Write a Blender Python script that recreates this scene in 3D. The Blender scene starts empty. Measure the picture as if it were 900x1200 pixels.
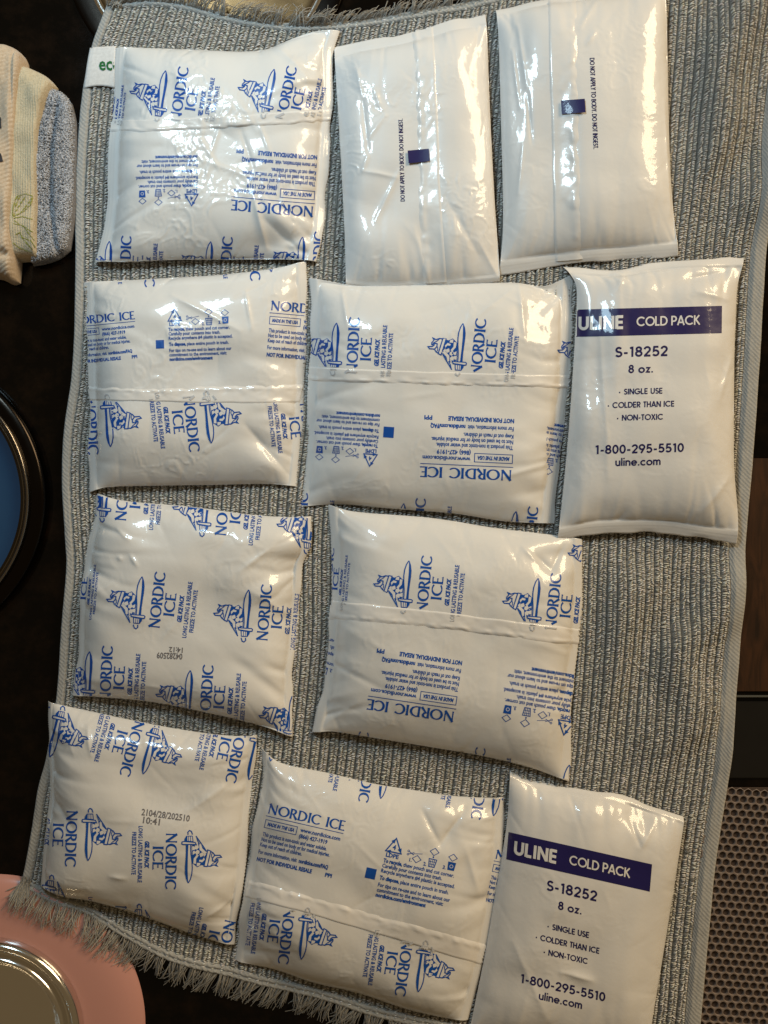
import bpy, bmesh, math, random
import numpy as np
from mathutils import Vector
from mathutils.bvhtree import BVHTree
from mathutils.geometry import barycentric_transform, delaunay_2d_cdt

random.seed(7)
scene = bpy.context.scene
COL = scene.collection
# ------------------------------------------------------------------ camera, world, lamps, exposure
S = 0.0005          # metres per photograph pixel on the counter
D = 0.60            # camera height
CAMV = Vector((0, 0, D))
cam_d = bpy.data.cameras.new("camera"); cam = bpy.data.objects.new("camera", cam_d); COL.objects.link(cam)
cam.location = (0, 0, D)
cam_d.sensor_fit = 'VERTICAL'; cam_d.sensor_height = 24.0
cam_d.lens = 24.0 / 2 / (600 * S / D)
cam_d.clip_start = 0.01; cam_d.clip_end = 50
scene.camera = cam

w = bpy.data.worlds.new("World"); scene.world = w; w.use_nodes = True
bg = w.node_tree.nodes["Background"]
bg.inputs[0].default_value = (1.0, 0.70, 0.36, 1); bg.inputs[1].default_value = 0.12


def area_lamp(name, loc, target, sx, sy, power, color):
    l = bpy.data.lights.new(name, 'AREA'); l.shape = 'RECTANGLE'; l.size = sx; l.size_y = sy
    l.energy = power; l.color = color
    o = bpy.data.objects.new(name, l); COL.objects.link(o); o.location = loc
    o.rotation_euler = (Vector(target) - Vector(loc)).to_track_quat('-Z', 'Y').to_euler()
    return o


area_lamp("window_light", (-0.215, 0.48, 0.60), (-0.06, 0.26, 0), 0.12, 0.17, 1.06, (0.60, 0.85, 1.0)).data.spread = math.radians(108)
area_lamp("room_lamp", (1.50, 1.25, 1.12), (0.0, -0.02, 0), 1.0, 0.7, 38.0, (1.0, 0.765, 0.47))
vs = scene.view_settings
vs.view_transform = 'Standard'; vs.look = 'None'; vs.gamma = 1; vs.exposure = 0.12
scene.display_settings.display_device = 'sRGB'
scene.cycles.max_bounces = 6


# ------------------------------------------------------------------ helpers
def W(px, py, z):
    """photograph pixel + height -> world x, y (the layout is measured on the photograph)"""
    k = S * (D - z) / D
    return (np.asarray(px, float) - 450) * k, -(np.asarray(py, float) - 600) * k


def spline(pts, n=None, t=None):
    """Catmull-Rom through pts, by arc length"""
    P = np.array(pts, float)
    if len(P) == 2:
        P = np.array([P[0], P[0] * .67 + P[1] * .33, P[0] * .33 + P[1] * .67, P[1]])
    d = np.r_[0, np.cumsum(np.linalg.norm(np.diff(P, axis=0), axis=1))]; d /= d[-1]
    if t is None: t = np.linspace(0, 1, n)
    t = np.asarray(t, float)
    m = np.zeros_like(P)
    m[1:-1] = (P[2:] - P[:-2]) / (d[2:] - d[:-2])[:, None]
    m[0] = (P[1] - P[0]) / (d[1] - d[0]); m[-1] = (P[-1] - P[-2]) / (d[-1] - d[-2])
    i = np.clip(np.searchsorted(d, t, side='right') - 1, 0, len(P) - 2)
    h = (d[i + 1] - d[i]); s = (t - d[i]) / h
    s = s[..., None]; h = h[..., None]
    return ((2 * s**3 - 3 * s**2 + 1) * P[i] + (s**3 - 2 * s**2 + s) * h * m[i]
            + (-2 * s**3 + 3 * s**2) * P[i + 1] + (s**3 - s**2) * h * m[i + 1])


class Coons:
    def __init__(s, top, right, bottom, left):
        s.T, s.R, s.B, s.L = [np.array(q, float) for q in (top, right, bottom, left)]

    def __call__(s, u, v):
        u = np.asarray(u, float); v = np.asarray(v, float)
        sh = np.broadcast(u, v).shape
        u = np.broadcast_to(u, sh).ravel(); v = np.broadcast_to(v, sh).ravel()
        T, B, L, R = spline(s.T, t=u), spline(s.B, t=u), spline(s.L, t=v), spline(s.R, t=v)
        U, V = u[:, None], v[:, None]
        P = ((1 - V) * T + V * B + (1 - U) * L + U * R
             - ((1 - U) * (1 - V) * s.T[0] + U * (1 - V) * s.T[-1] + (1 - U) * V * s.B[0] + U * V * s.B[-1]))
        return P.reshape(sh + (2,))

    def polygon(s, n=24):
        return np.concatenate([spline(s.T, n), spline(s.R, n)[1:], spline(s.B, n)[::-1][1:], spline(s.L, n)[::-1][1:-1]])


_lat = {}
def vnoise(x, y, seed=0):
    if seed not in _lat: _lat[seed] = np.random.RandomState(seed).rand(128, 128) * 2 - 1
    A = _lat[seed]
    x = np.asarray(x, float); y = np.asarray(y, float)
    xi = np.floor(x).astype(int); yi = np.floor(y).astype(int); fx = x - xi; fy = y - yi
    fx = fx**3 * (fx * (fx * 6 - 15) + 10); fy = fy**3 * (fy * (fy * 6 - 15) + 10)
    g = lambda a, b: A[a % 128, b % 128]
    return ((g(xi, yi) * (1 - fx) + g(xi + 1, yi) * fx) * (1 - fy) + (g(xi, yi + 1) * (1 - fx) + g(xi + 1, yi + 1) * fx) * fy)


def inside(poly, x, y):
    x = np.asarray(x); y = np.asarray(y); r = np.zeros(x.shape, bool); n = len(poly)
    for i in range(n):
        x0, y0 = poly[i]; x1, y1 = poly[(i + 1) % n]
        c = ((y0 > y) != (y1 > y))
        r ^= c & (x < (x1 - x0) * (y - y0) / ((y1 - y0) if y1 != y0 else 1e-9) + x0)
    return r


def mesh_np(name, V, F, mats, mi=None, smooth=True, attr=None):
    """V (n,3), F list of index arrays or one (m,k) array"""
    me = bpy.data.meshes.new(name)
    V = np.asarray(V, np.float32)
    if isinstance(F, np.ndarray):
        k = F.shape[1]; m = len(F)
        me.vertices.add(len(V)); me.vertices.foreach_set("co", V.ravel())
        me.loops.add(m * k); me.loops.foreach_set("vertex_index", F.astype(np.int32).ravel())
        me.polygons.add(m); me.polygons.foreach_set("loop_start", np.arange(0, m * k, k, dtype=np.int32))
        me.update(calc_edges=True)
    else:
        me.from_pydata(V.tolist(), [], F)
    for m_ in (mats if isinstance(mats, (list, tuple)) else [mats]): me.materials.append(m_)
    n = len(me.polygons)
    if mi is not None: me.polygons.foreach_set("material_index", np.asarray(mi, np.int32))
    me.polygons.foreach_set("use_smooth", np.full(n, smooth))
    if attr is not None:
        a = me.color_attributes.new("tint", 'FLOAT_COLOR', 'POINT')
        a.data.foreach_set("color", np.asarray(attr, np.float32).ravel())
    me.validate(); me.update()
    return me


def link(name, me, parent=None, loc=None):
    o = bpy.data.objects.new(name, me); COL.objects.link(o)
    if loc is not None: o.location = loc
    if parent: o.parent = parent
    return o


def tag(o, label=None, cat=None, group=None, kind=None):
    for k, v in (("label", label), ("category", cat), ("group", group), ("kind", kind)):
        if v: o[k] = v
    return o


def thing(name, loc, label, cat, group=None):
    e = bpy.data.objects.new(name, None); COL.objects.link(e); e.location = loc; e.empty_display_size = .02
    return tag(e, label, cat, group)


def grid_faces(nu, nv, off=0, flip=False):
    i, j = np.meshgrid(np.arange(nu - 1), np.arange(nv - 1), indexing='ij')
    a = (i * nv + j).ravel() + off
    f = np.stack([a, a + nv, a + nv + 1, a + 1], 1)
    return f[:, ::-1] if flip else f


# ------------------------------------------------------------------ materials
class N:
    def __init__(s, name):
        s.m = bpy.data.materials.new(name); s.m.use_nodes = True; s.t = s.m.node_tree
        s.b = s.t.nodes["Principled BSDF"]

    def n(s, typ, **kw):
        x = s.t.nodes.new(typ)
        for k, v in kw.items():
            if k in x.inputs.keys(): x.inputs[k].default_value = v
            else: setattr(x, k, v)
        return x

    def l(s, a, b): s.t.links.new(a, b)

    def set(s, **kw):
        for k, v in kw.items():
            k = k.replace('_', ' ')
            s.b.inputs[k].default_value = (tuple(v) + (1,)) if isinstance(v, tuple) and len(v) == 3 else v
        return s


def film(name, color, rough=0.36, coat=0.6, var=True):
    a = N(name); a.set(Base_Color=color, Roughness=rough, Coat_Weight=coat, Coat_Roughness=0.055, IOR=1.45, Specular_IOR_Level=.35)
    tc = a.n('ShaderNodeTexCoord')
    n1 = a.n('ShaderNodeTexNoise', Scale=75.0, Detail=2.0, Roughness=.5, Distortion=.6)
    n2 = a.n('ShaderNodeTexNoise', Scale=420.0, Detail=2.0, Roughness=.55)
    a.l(tc.outputs['Object'], n1.inputs['Vector']); a.l(tc.outputs['Object'], n2.inputs['Vector'])
    b1 = a.n('ShaderNodeBump', Strength=.12, Distance=.0016); b2 = a.n('ShaderNodeBump', Strength=.16, Distance=.0003)
    a.l(n1.outputs['Fac'], b1.inputs['Height']); a.l(n2.outputs['Fac'], b2.inputs['Height'])
    a.l(b1.outputs[0], b2.inputs['Normal']); a.l(b2.outputs[0], a.b.inputs['Normal']); a.l(b2.outputs[0], a.b.inputs['Coat Normal'])
    if var:
        n3 = a.n('ShaderNodeTexNoise', Scale=30.0, Detail=3.0)
        a.l(tc.outputs['Object'], n3.inputs['Vector'])
        mx = a.n('ShaderNodeMix', data_type='RGBA'); a.l(n3.outputs['Fac'], mx.inputs['Factor'])
        mx.inputs['A'].default_value = tuple(c * .93 for c in color) + (1,); mx.inputs['B'].default_value = tuple(min(1, c * 1.05) for c in color) + (1,)
        a.l(mx.outputs['Result'], a.b.inputs['Base Color'])
    return a.m


FILM = film("white_film", (0.70, 0.69, 0.675))
FILM2 = film("matte_white_film", (0.70, 0.69, 0.68), rough=.40, coat=.55)
SEAM = film("seam_film", (0.73, 0.71, 0.69), rough=.28, coat=.5)
BLUE = film("blue_ink", (0.004, 0.072, 0.36), coat=.3, var=False)
NAVY = film("navy_ink", (0.012, 0.009, 0.085), rough=.42, coat=.3, var=False)
GHOST = film("covered_ink", (0.50, 0.51, 0.54), var=False)
STAMP = film("grey_stamp_ink", (0.16, 0.15, 0.16), var=False)
GREEN = film("green_ink", (0.01, 0.12, 0.025), rough=.7, coat=0, var=False)


def cloth(name, c1, c2, scale, attr=False, bump=.3, weave=0):
    a = N(name); a.set(Roughness=.95, Sheen_Weight=.25, Sheen_Roughness=.6, Specular_IOR_Level=.15)
    tc = a.n('ShaderNodeTexCoord')
    n = a.n('ShaderNodeTexNoise', Scale=scale, Detail=3.0, Roughness=.6); a.l(tc.outputs['Object'], n.inputs['Vector'])
    mx = a.n('ShaderNodeMix', data_type='RGBA')
    mx.inputs['A'].default_value = c1 + (1,); mx.inputs['B'].default_value = c2 + (1,)
    rmp = a.n('ShaderNodeMapRange'); rmp.inputs['From Min'].default_value = .35; rmp.inputs['From Max'].default_value = .65
    a.l(n.outputs['Fac'], rmp.inputs['Value']); a.l(rmp.outputs[0], mx.inputs['Factor'])
    out = mx.outputs['Result']; h = n.outputs['Fac']
    if weave:
        w1 = a.n('ShaderNodeTexWave', Scale=weave, Distortion=1.2, Detail=1.0); w1.bands_direction = 'DIAGONAL'
        a.l(tc.outputs['Object'], w1.inputs['Vector']); h = w1.outputs['Fac']
        m3 = a.n('ShaderNodeMix', data_type='RGBA', blend_type='MULTIPLY'); m3.inputs['Factor'].default_value = .07
        a.l(out, m3.inputs['A']); a.l(w1.outputs['Color'], m3.inputs['B']); out = m3.outputs['Result']
    if attr:
        at = a.n('ShaderNodeAttribute', attribute_name="tint")
        m2 = a.n('ShaderNodeMix', data_type='RGBA', blend_type='MULTIPLY'); m2.inputs['Factor'].default_value = 1
        a.l(out, m2.inputs['A']); a.l(at.outputs['Color'], m2.inputs['B']); out = m2.outputs['Result']
    a.l(out, a.b.inputs['Base Color'])
    b = a.n('ShaderNodeBump', Strength=bump, Distance=.0006); a.l(h, b.inputs['Height']); a.l(b.outputs[0], a.b.inputs['Normal'])
    return a.m


PILE = cloth("grey_pile_yarn", (.56, .56, .545), (.70, .69, .665), 900, attr=True)
BASE = cloth("grey_base_cloth", (.125, .120, .108), (.225, .215, .195), 1400, attr=True)
HEM = cloth("grey_twill_hem", (.30, .30, .29), (.40, .40, .385), 1500, bump=.25, weave=240)
YARN = cloth("grey_fringe_yarn", (.27, .26, .235), (.38, .36, .325), 800, attr=True)
TAGM = cloth("white_tag_ribbon", (.62, .61, .60), (.70, .69, .68), 600, bump=.1)

# ------------------------------------------------------------------ flat print shapes (pixel units, x right, y up)
class Flat:
    def __init__(s): s.v = []; s.f = []; s.m = []; s.ly = []

    def poly_strip(s, pts, mat=0, layer=0, step=2.2):
        """pts: (x, y, width); a flat ribbon with mitred joints"""
        P = np.array(pts, float)
        out = [P[0]]
        for a, b in zip(P[:-1], P[1:]):
            k = max(1, int(math.ceil(np.hypot(*(b - a)[:2]) / step)))
            out += [a + (b - a) * i / k for i in range(1, k + 1)]
        P = np.array(out); closed = np.hypot(*(P[0] - P[-1])[:2]) < 1e-6
        d = np.diff(P[:, :2], axis=0); d /= np.maximum(np.linalg.norm(d, axis=1), 1e-9)[:, None]
        dp = np.vstack([d[-1:] if closed else d[:1], d]); dn = np.vstack([d, d[:1] if closed else d[-1:]])
        nrm = np.stack([-(dp + dn)[:, 1], (dp + dn)[:, 0]], 1)
        ln = np.linalg.norm(nrm, axis=1); ln[ln < 1e-6] = 1
        nrm /= ln[:, None]
        cosh = np.clip(np.abs(nrm[:, 0] * -dp[:, 1] + nrm[:, 1] * dp[:, 0]), .55, 1)
        off = nrm * (P[:, 2] / 2 / cosh)[:, None]
        b0 = len(s.v)
        for p, o in zip(P, off):
            s.v.append((p[0] - o[0], p[1] - o[1])); s.v.append((p[0] + o[0], p[1] + o[1]))
        for i in range(len(P) - 1):
            a = b0 + 2 * i; s.f.append((a, a + 2, a + 3, a + 1)); s.m.append(mat); s.ly.append(layer)

    def line(s, pts, width, mat=0, layer=0, close=False, step=2.2):
        q = [(x, y, width) for x, y in pts]
        if close: q.append(q[0])
        s.poly_strip(q, mat, layer, step)

    def fill(s, pts, mat=0, layer=0, step=2.4):
        P = np.array(pts, float); lo = P.min(0); hi = P.max(0)
        bp = []
        n = len(P)
        for i in range(n):
            a, b = P[i], P[(i + 1) % n]; k = max(1, int(np.hypot(*(b - a)) / step))
            bp += [tuple(a + (b - a) * j / k) for j in range(k)]
        gx, gy = np.meshgrid(np.arange(lo[0] + step / 2, hi[0], step), np.arange(lo[1] + step / 2, hi[1], step))
        gx, gy = gx.ravel(), gy.ravel(); ok = inside(np.array(bp), gx, gy)
        pts2 = [Vector(p) for p in bp] + [Vector((a, b)) for a, b in zip(gx[ok], gy[ok])]
        ed = [(i, (i + 1) % len(bp)) for i in range(len(bp))]
        r = delaunay_2d_cdt(pts2, ed, [], 1, 1e-5)
        b0 = len(s.v); s.v += [(p.x, p.y) for p in r[0]]
        for f in r[2]:
            s.f.append(tuple(b0 + i for i in f)); s.m.append(mat); s.ly.append(layer)

    def add(s, o, fn, mat=None, layer=0):
        b0 = len(s.v); s.v += [fn(x, y) for x, y in o.v]
        s.f += [tuple(b0 + i for i in f) for f in o.f]
        s.m += [(m if mat is None else mat) for m in o.m]; s.ly += [l + layer for l in o.ly]

    def bounds(s):
        a = np.array(s.v); return a.min(0), a.max(0)


_font_cache = {}
def font_flat(text, bold=0.0, shear=0.0):
    key = (text, bold, shear)
    if key in _font_cache: return _font_cache[key]
    c = bpy.data.curves.new("lettering", 'FONT'); c.body = text; c.resolution_u = 2; c.offset = bold * 1.2 + .02; c.shear = shear
    c.fill_mode = 'BOTH' if hasattr(c, 'fill_mode') else c.fill_mode
    o = bpy.data.objects.new("lettering", c); COL.objects.link(o)
    dg = bpy.context.evaluated_depsgraph_get(); ev = o.evaluated_get(dg); me = ev.to_mesh()
    fl = Flat(); fl.v = [(v.co.x, v.co.y) for v in me.vertices]; fl.f = [tuple(p.vertices) for p in me.polygons]
    fl.m = [0] * len(fl.f); fl.ly = [0] * len(fl.f)
    ev.to_mesh_clear(); bpy.data.objects.remove(o); bpy.data.curves.remove(c)
    _font_cache[key] = fl
    return fl


CAP = 0.70
def put_font(dst, text, x, y, width, cap, bold=.012, shear=0, mat=0, layer=0, rot90=False):
    """text with its left end at x, baseline y, fitted to a width and a cap height"""
    f = font_flat(text, bold, shear); lo, hi = f.bounds(); kx = width / (hi[0] - lo[0]); ky = cap / CAP
    if rot90: dst.add(f, lambda a, b: (x - b * ky, y + (a - lo[0]) * kx), mat, layer)
    else: dst.add(f, lambda a, b: (x + (a - lo[0]) * kx, y + b * ky), mat, layer)


def arc(cx, cy, rx, ry, a0, a1, n=14):
    return [(cx + rx * math.cos(math.radians(a0 + (a1 - a0) * i / n)), cy + ry * math.sin(math.radians(a0 + (a1 - a0) * i / n))) for i in range(n + 1)]


def geo_glyphs():
    """round geometric capitals and figures, centre lines in cap heights: (advance, [strokes])"""
    e = .08; t = .92
    g = {}
    g['A'] = (.82, [[(.07, 0), (.41, 1)], [(.41, 1), (.75, 0)], [(.2, .29), (.62, .29)]])
    g['B'] = (.62, [[(e, 0), (e, 1)], [(e, t), (.28, t)] + arc(.3, .72, .2, .2, 90, -90, 8) + [(e, .52)], [(.3, .52)] + arc(.32, .3, .22, .22, 90, -90, 8) + [(e, e)]])
    g['C'] = (.92, [arc(.5, .5, .43, .42, 42, 318, 18)])
    g['D'] = (.80, [[(e, 0), (e, 1)], [(e, t), (.3, t)] + arc(.31, .5, .4, .42, 90, -90, 12) + [(e, e)]])
    g['E'] = (.58, [[(e, 0), (e, 1)], [(e, t), (.52, t)], [(e, .5), (.49, .5)], [(e, e), (.52, e)]])
    g['G'] = (.98, [arc(.5, .5, .43, .42, 42, 352, 20), [(.5, .47), (.97, .47)]])
    g['H'] = (.70, [[(e, 0), (e, 1)], [(.6, 0), (.6, 1)], [(e, .52), (.6, .52)]])
    g['I'] = (.22, [[(.1, 0), (.1, 1)]])
    g['K'] = (.70, [[(e, 0), (e, 1)], [(.56, 1), (.14, .5)], [(.2, .56), (.62, 0)]])
    g['L'] = (.52, [[(e, 0), (e, 1)], [(e, e), (.48, e)]])
    g['N'] = (.76, [[(e, 0), (e, 1)], [(.66, 0), (.66, 1)], [(e, .97), (.66, .03)]])
    g['O'] = (1.0, [arc(.5, .5, .43, .42, 0, 360, 22)])
    g['P'] = (.60, [[(e, 0), (e, 1)], [(e, t), (.28, t)] + arc(.3, .68, .24, .24, 90, -90, 8) + [(e, .44)]])
    g['R'] = (.64, [[(e, 0), (e, 1)], [(e, t), (.28, t)] + arc(.3, .69, .23, .23, 90, -90, 8) + [(e, .46)], [(.28, .46), (.54, 0)]])
    g['S'] = (.58, [arc(.29, .71, .19, .21, 25, 262, 10) + arc(.28, .29, .22, .21, 82, -155, 10)])
    g['T'] = (.54, [[(.27, 0), (.27, 1)], [(.02, t), (.52, t)]])
    g['U'] = (.70, [[(e, 1)] + arc(.34, .34, .26, .26, 180, 360, 12) + [(.6, 1)]])
    g['X'] = (.70, [[(.06, 0), (.6, 1)], [(.06, 1), (.62, 0)]])
    g['Y'] = (.70, [[(.06, 1), (.34, .46)], [(.62, 1), (.34, .46)], [(.34, .48), (.34, 0)]])
    g['0'] = (.60, [arc(.29, .5, .22, .42, 0, 360, 18)])
    g['1'] = (.40, [[(.06, .84), (.25, .93)], [(.25, 0), (.25, 1)]])
    g['2'] = (.60, [arc(.29, .69, .21, .23, 175, -38, 10) + [(.1, .09)], [(.04, e), (.54, e)]])
    g['5'] = (.60, [[(.5, t), (.17, t), (.12, .5)] + arc(.28, .33, .23, .25, 120, -150, 10)])
    g['8'] = (.60, [arc(.29, .73, .18, .19, 0, 360, 14), arc(.29, .3, .22, .22, 0, 360, 14)])
    g['9'] = (.60, [arc(.29, .67, .23, .25, 0, 360, 16), [(.49, .55), (.22, 0)]])
    g['-'] = (.40, [[(.05, .38), (.34, .38)]])
    g['.'] = (.24, [[(.1, 0), (.1, .17)]])
    g['•'] = (.42, [[(.06, .38), (.26, .38)]])
    g[' '] = (.32, [])
    x = .68
    g['o'] = (.70, [arc(.34, .33, .27, .27, 0, 360, 16)])
    g['c'] = (.62, [arc(.34, .33, .27, .27, 45, 315, 14)])
    g['e'] = (.70, [arc(.34, .33, .27, .27, 0, 318, 16), [(.08, .33), (.64, .33)]])
    g['u'] = (.58, [[(e, x)] + arc(.28, .26, .2, .2, 180, 360, 8) + [(.48, x)], [(.48, x), (.48, 0)]])
    g['n'] = (.58, [[(e, 0), (e, x)], [(e, .4)] + arc(.28, .41, .2, .2, 180, 0, 8) + [(.48, 0)]])
    g['m'] = (.88, [[(e, 0), (e, x)], [(e, .42)] + arc(.25, .44, .17, .17, 180, 0, 8) + [(.42, 0)], [(.42, .44)] + arc(.59, .44, .17, .17, 180, 0, 8) + [(.76, 0)]])
    g['l'] = (.20, [[(.09, 0), (.09, 1)]])
    g['i'] = (.20, [[(.09, 0), (.09, x)], [(.09, .84), (.09, 1)]])
    g['z'] = (.52, [[(.04, x - e), (.42, x - e), (.1, e), (.46, e)]])
    return g


GEO = geo_glyphs()
def put_geo(dst, text, x, y, width, cap, weight=.16, mat=0, layer=0, rot=0):
    gap = max(0, weight - .13) * 1.1; tot = sum(GEO[c][0] + gap for c in text); k = width / tot; cx = gap / 2
    for c in text:
        adv, strokes = GEO[c]
        for q, st in enumerate(strokes):
            wt = weight if c != '•' else .24
            def P(a, b):
                X, Y = (cx + a) * k, b * cap
                return (x + X, y + Y) if rot == 0 else (x - Y, y + X)
            dst.line([P(a, b) for a, b in st], wt * cap * (1 if rot == 0 else 1), mat, layer + q % 4, step=max(1.2, cap * .3))
        cx += adv + gap


def ell(cx, cy, rx, ry, thick, thin, a0=0, a1=360, n=22):
    r = []
    for i in range(n + 1):
        a = math.radians(a0 + (a1 - a0) * i / n)
        r.append((cx + rx * math.cos(a), cy + ry * math.sin(a), thin + (thick - thin) * abs(math.cos(a))**1.4))
    return r


def flare(x0, y0, x1, y1, wd, fl=1.35):
    return [(x0, y0, wd * fl), (x0 + (x1 - x0) * .12, y0 + (y1 - y0) * .12, wd * 1.05), ((x0 + x1) / 2, (y0 + y1) / 2, wd * .93),
            (x0 + (x1 - x0) * .88, y0 + (y1 - y0) * .88, wd * 1.05), (x1, y1, wd * fl)]


FLARED = {
    'N': (.92, [flare(.12, 0, .12, 1, .085, 1.5), flare(.74, 0, .74, 1, .085, 1.5), [(.08, 1, .17), (.75, .02, .16)]]),
    'O': (1.06, [ell(.52, .5, .43, .45, .17, .075)]),
    'R': (.76, [flare(.13, 0, .13, 1, .15), [(.13, .95, .08), (.32, .95, .09), (.5, .86, .14), (.53, .72, .16), (.47, .57, .13), (.32, .5, .08), (.15, .49, .07)], [(.32, .5, .12), (.52, .22, .15), (.7, 0, .19)]]),
    'D': (.92, [flare(.13, 0, .13, 1, .15), [(.13, .95, .07), (.36, .95, .08), (.62, .84, .12), (.76, .62, .165), (.77, .42, .17), (.66, .18, .13), (.4, .05, .08), (.13, .05, .07)]]),
    'I': (.32, [flare(.15, 0, .15, 1, .155)]),
    'C': (.86, [[(.8, .8, .15), (.77, .86, .1)] + ell(.5, .5, .41, .45, .17, .075, 62, 298, 16) + [(.77, .14, .09), (.81, .19, .12)]]),
    'E': (.66, [flare(.13, 0, .13, 1, .15), [(.13, .955, .075), (.48, .955, .075), (.53, .93, .15)], [(.13, .51, .07), (.42, .51, .07), (.45, .51, .15)], [(.13, .045, .075), (.52, .045, .075), (.57, .08, .16)]]),
    ' ': (.5, []),
}
def put_flared(dst, text, x, y, width, cap, rot=0, mat=0, layer=0):
    tot = sum(FLARED[c][0] for c in text); k = width / tot; cx = 0
    for c in text:
        for q, st in enumerate(FLARED[c][1]):
            def P(a, b, wd):
                X, Y = (cx + a) * k, b * cap
                return ((x + X, y + Y) if rot == 0 else (x - Y, y + X)) + (wd * cap * 1.28,)
            dst.poly_strip([P(*p) for p in st], mat, layer + q % 3, step=2.4)
        cx += FLARED[c][0]


def make_emblem():
    """helmeted head and upright sword, traced as line art"""
    f = Flat()
    ca, sa = math.cos(math.radians(5.5)), math.sin(math.radians(5.5))
    def T(p):
        x, y = (p[0] - 495) / 9, (612 - p[1]) / 9
        return (x * ca - y * sa, y * ca + x * sa)
    TT = lambda L: [T(p) for p in L]
    lw = 1.25
    # mass of face and beard, with curls left white
    f.fill(TT([(350, 362), (385, 372), (430, 352), (462, 385), (480, 400), (478, 480), (470, 585), (432, 592), (398, 605), (372, 590), (345, 545), (322, 505), (318, 480), (340, 440)]), 0, 0)
    for q in ([(405, 372), (430, 366), (428, 395), (398, 392)],
              [(440, 400), (462, 405), (455, 445), (425, 478), (412, 468), (436, 440)],
              [(352, 425), (375, 405), (400, 415), (395, 428), (372, 425), (356, 445)],
              [(362, 470), (385, 462), (392, 488), (368, 500), (355, 488)],
              [(400, 500), (425, 488), (436, 512), (415, 530), (398, 520)],
              [(440, 505), (465, 492), (462, 520), (446, 525)],
              [(330, 480), (348, 462), (352, 480), (336, 492)],
              [(325, 505), (350, 500), (385, 535), (385, 580), (370, 582), (362, 545)],
              [(402, 560), (420, 545), (440, 552), (430, 585), (408, 596)],
              [(440, 545), (466, 538), (464, 572), (446, 570)]):
        m_ = np.mean(q, 0); f.fill(TT([tuple(m_ + (np.array(t) - m_) * 1.28) for t in q]), 1, 2)
    # helmet band, dome and horns
    f.fill(TT([(325, 352), (358, 358), (305, 526), (275, 511)]), 1, 3)
    f.line(TT([(325, 352), (358, 358), (305, 526), (275, 511)]), lw, 0, 4, True)
    f.line(TT([(318, 356), (290, 352), (252, 364), (216, 345), (232, 368), (208, 395), (206, 420)]), lw, 0, 3)
    f.line(TT([(290, 356), (262, 380), (225, 398), (214, 424)]), lw * .8, 0, 4)
    f.line(TT([(206, 420), (240, 402), (264, 408), (262, 436), (236, 464), (182, 460), (166, 438), (214, 436), (238, 416)]), lw, 0, 5)
    f.line(TT([(236, 466), (252, 492), (276, 508)]), lw, 0, 4)
    f.line(TT([(268, 440), (270, 470), (262, 488)]), lw * .7, 0, 3)
    # cloak
    f.line(TT([(320, 512), (348, 565), (378, 615), (418, 682)]), lw, 0, 3)
    f.line(TT([(386, 592), (404, 632), (412, 668)]), lw * .8, 0, 4)
    # sword
    tip = (537, 195)
    left = [(512, 232), (492, 290), (483, 350), (482, 420), (486, 490), (484, 560), (478, 602)]
    mid = [(536, 250), (533, 330), (524, 430), (514, 520), (504, 604)]
    right = [(553, 240), (559, 300), (553, 370), (541, 450), (532, 520), (526, 604)]
    f.fill(TT([tip] + left + [(504, 604)] + mid[::-1][1:]), 1, 4)
    f.fill(TT([tip] + mid + right[::-1]), 0, 6)
    f.line(TT([tip] + left), lw, 0, 7)
    f.line(TT([tip] + right), lw * .8, 0, 8)
    g = [(420, 588), (445, 596), (560, 604), (572, 612), (568, 632), (548, 634), (432, 616)]
    f.fill(TT(g), 1, 7); f.line(TT(g), lw, 0, 9, True)
    f.fill(TT([(448, 622), (545, 636), (540, 662), (518, 692), (452, 688)]), 0, 5)
    for q in ([(458, 632), (474, 634), (472, 680), (460, 680)], [(482, 636), (496, 637), (492, 682), (479, 681)], [(503, 638), (512, 640), (508, 684), (499, 683)]):
        f.fill(TT(q), 1, 8)
    f.line(TT([(452, 700), (462, 735), (482, 745), (500, 728), (498, 702)]), lw, 0, 5)
    return f


EMBLEM = make_emblem()


def make_logo():
    f = Flat(); f.add(EMBLEM, lambda a, b: (a, b))
    put_flared(f, "NORDIC", 27.2, -11.5, 66, 13.0, rot=1, layer=2)
    put_flared(f, "ICE", 42.4, 3.6, 29, 12.6, rot=1, layer=2)
    put_font(f, "GEL ICE PACK", 51.6, -1.5, 32, 4.9, .028, .25, rot90=True)
    put_font(f, "LONG LASTING & REUSABLE", 59.4, -19, 66, 4.8, .004, rot90=True)
    put_font(f, "FREEZE TO ACTIVATE", 66.8, -12, 50, 4.8, .004, rot90=True)
    return f


LOGO = make_logo()


def make_info():
    f = Flat()
    put_flared(f, "NORDIC ICE", 0, 0, 93, 11.8)
    f.line([(-1, -3.2), (92, -3.2)], .75)
    f.line([(0, -7.5), (38, -7.5), (38, -17), (0, -17)], .7, close=True)
    put_font(f, "MADE IN THE USA", 3, -14.2, 32, 4.0, .02, .2)
    put_font(f, "www.nordicice.com", 42, -12.2, 48, 4.6, .008)
    put_font(f, "(866) 427-1919", 42, -19.5, 34, 4.6, .012)
    put_font(f, "This product is non-toxic and water soluble.", 0, -27, 77, 4.6, .004)
    put_font(f, "Not to be used on body or for medical injuries.", 0, -33.2, 82, 4.6, .004)
    put_font(f, "Keep out of reach of children.", 0, -39.4, 50, 4.6, .004)
    put_font(f, "For more information, visit", 0, -48, 46, 4.6, .004)
    put_font(f, "nordicice.com/FAQ", 48.5, -48, 35, 4.6, .022)
    put_font(f, "NOT FOR INDIVIDUAL RESALE", 0, -57, 66, 4.6, .022)
    put_font(f, "PPI", 82, -57, 8, 4.6, .014)
    return f


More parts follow.
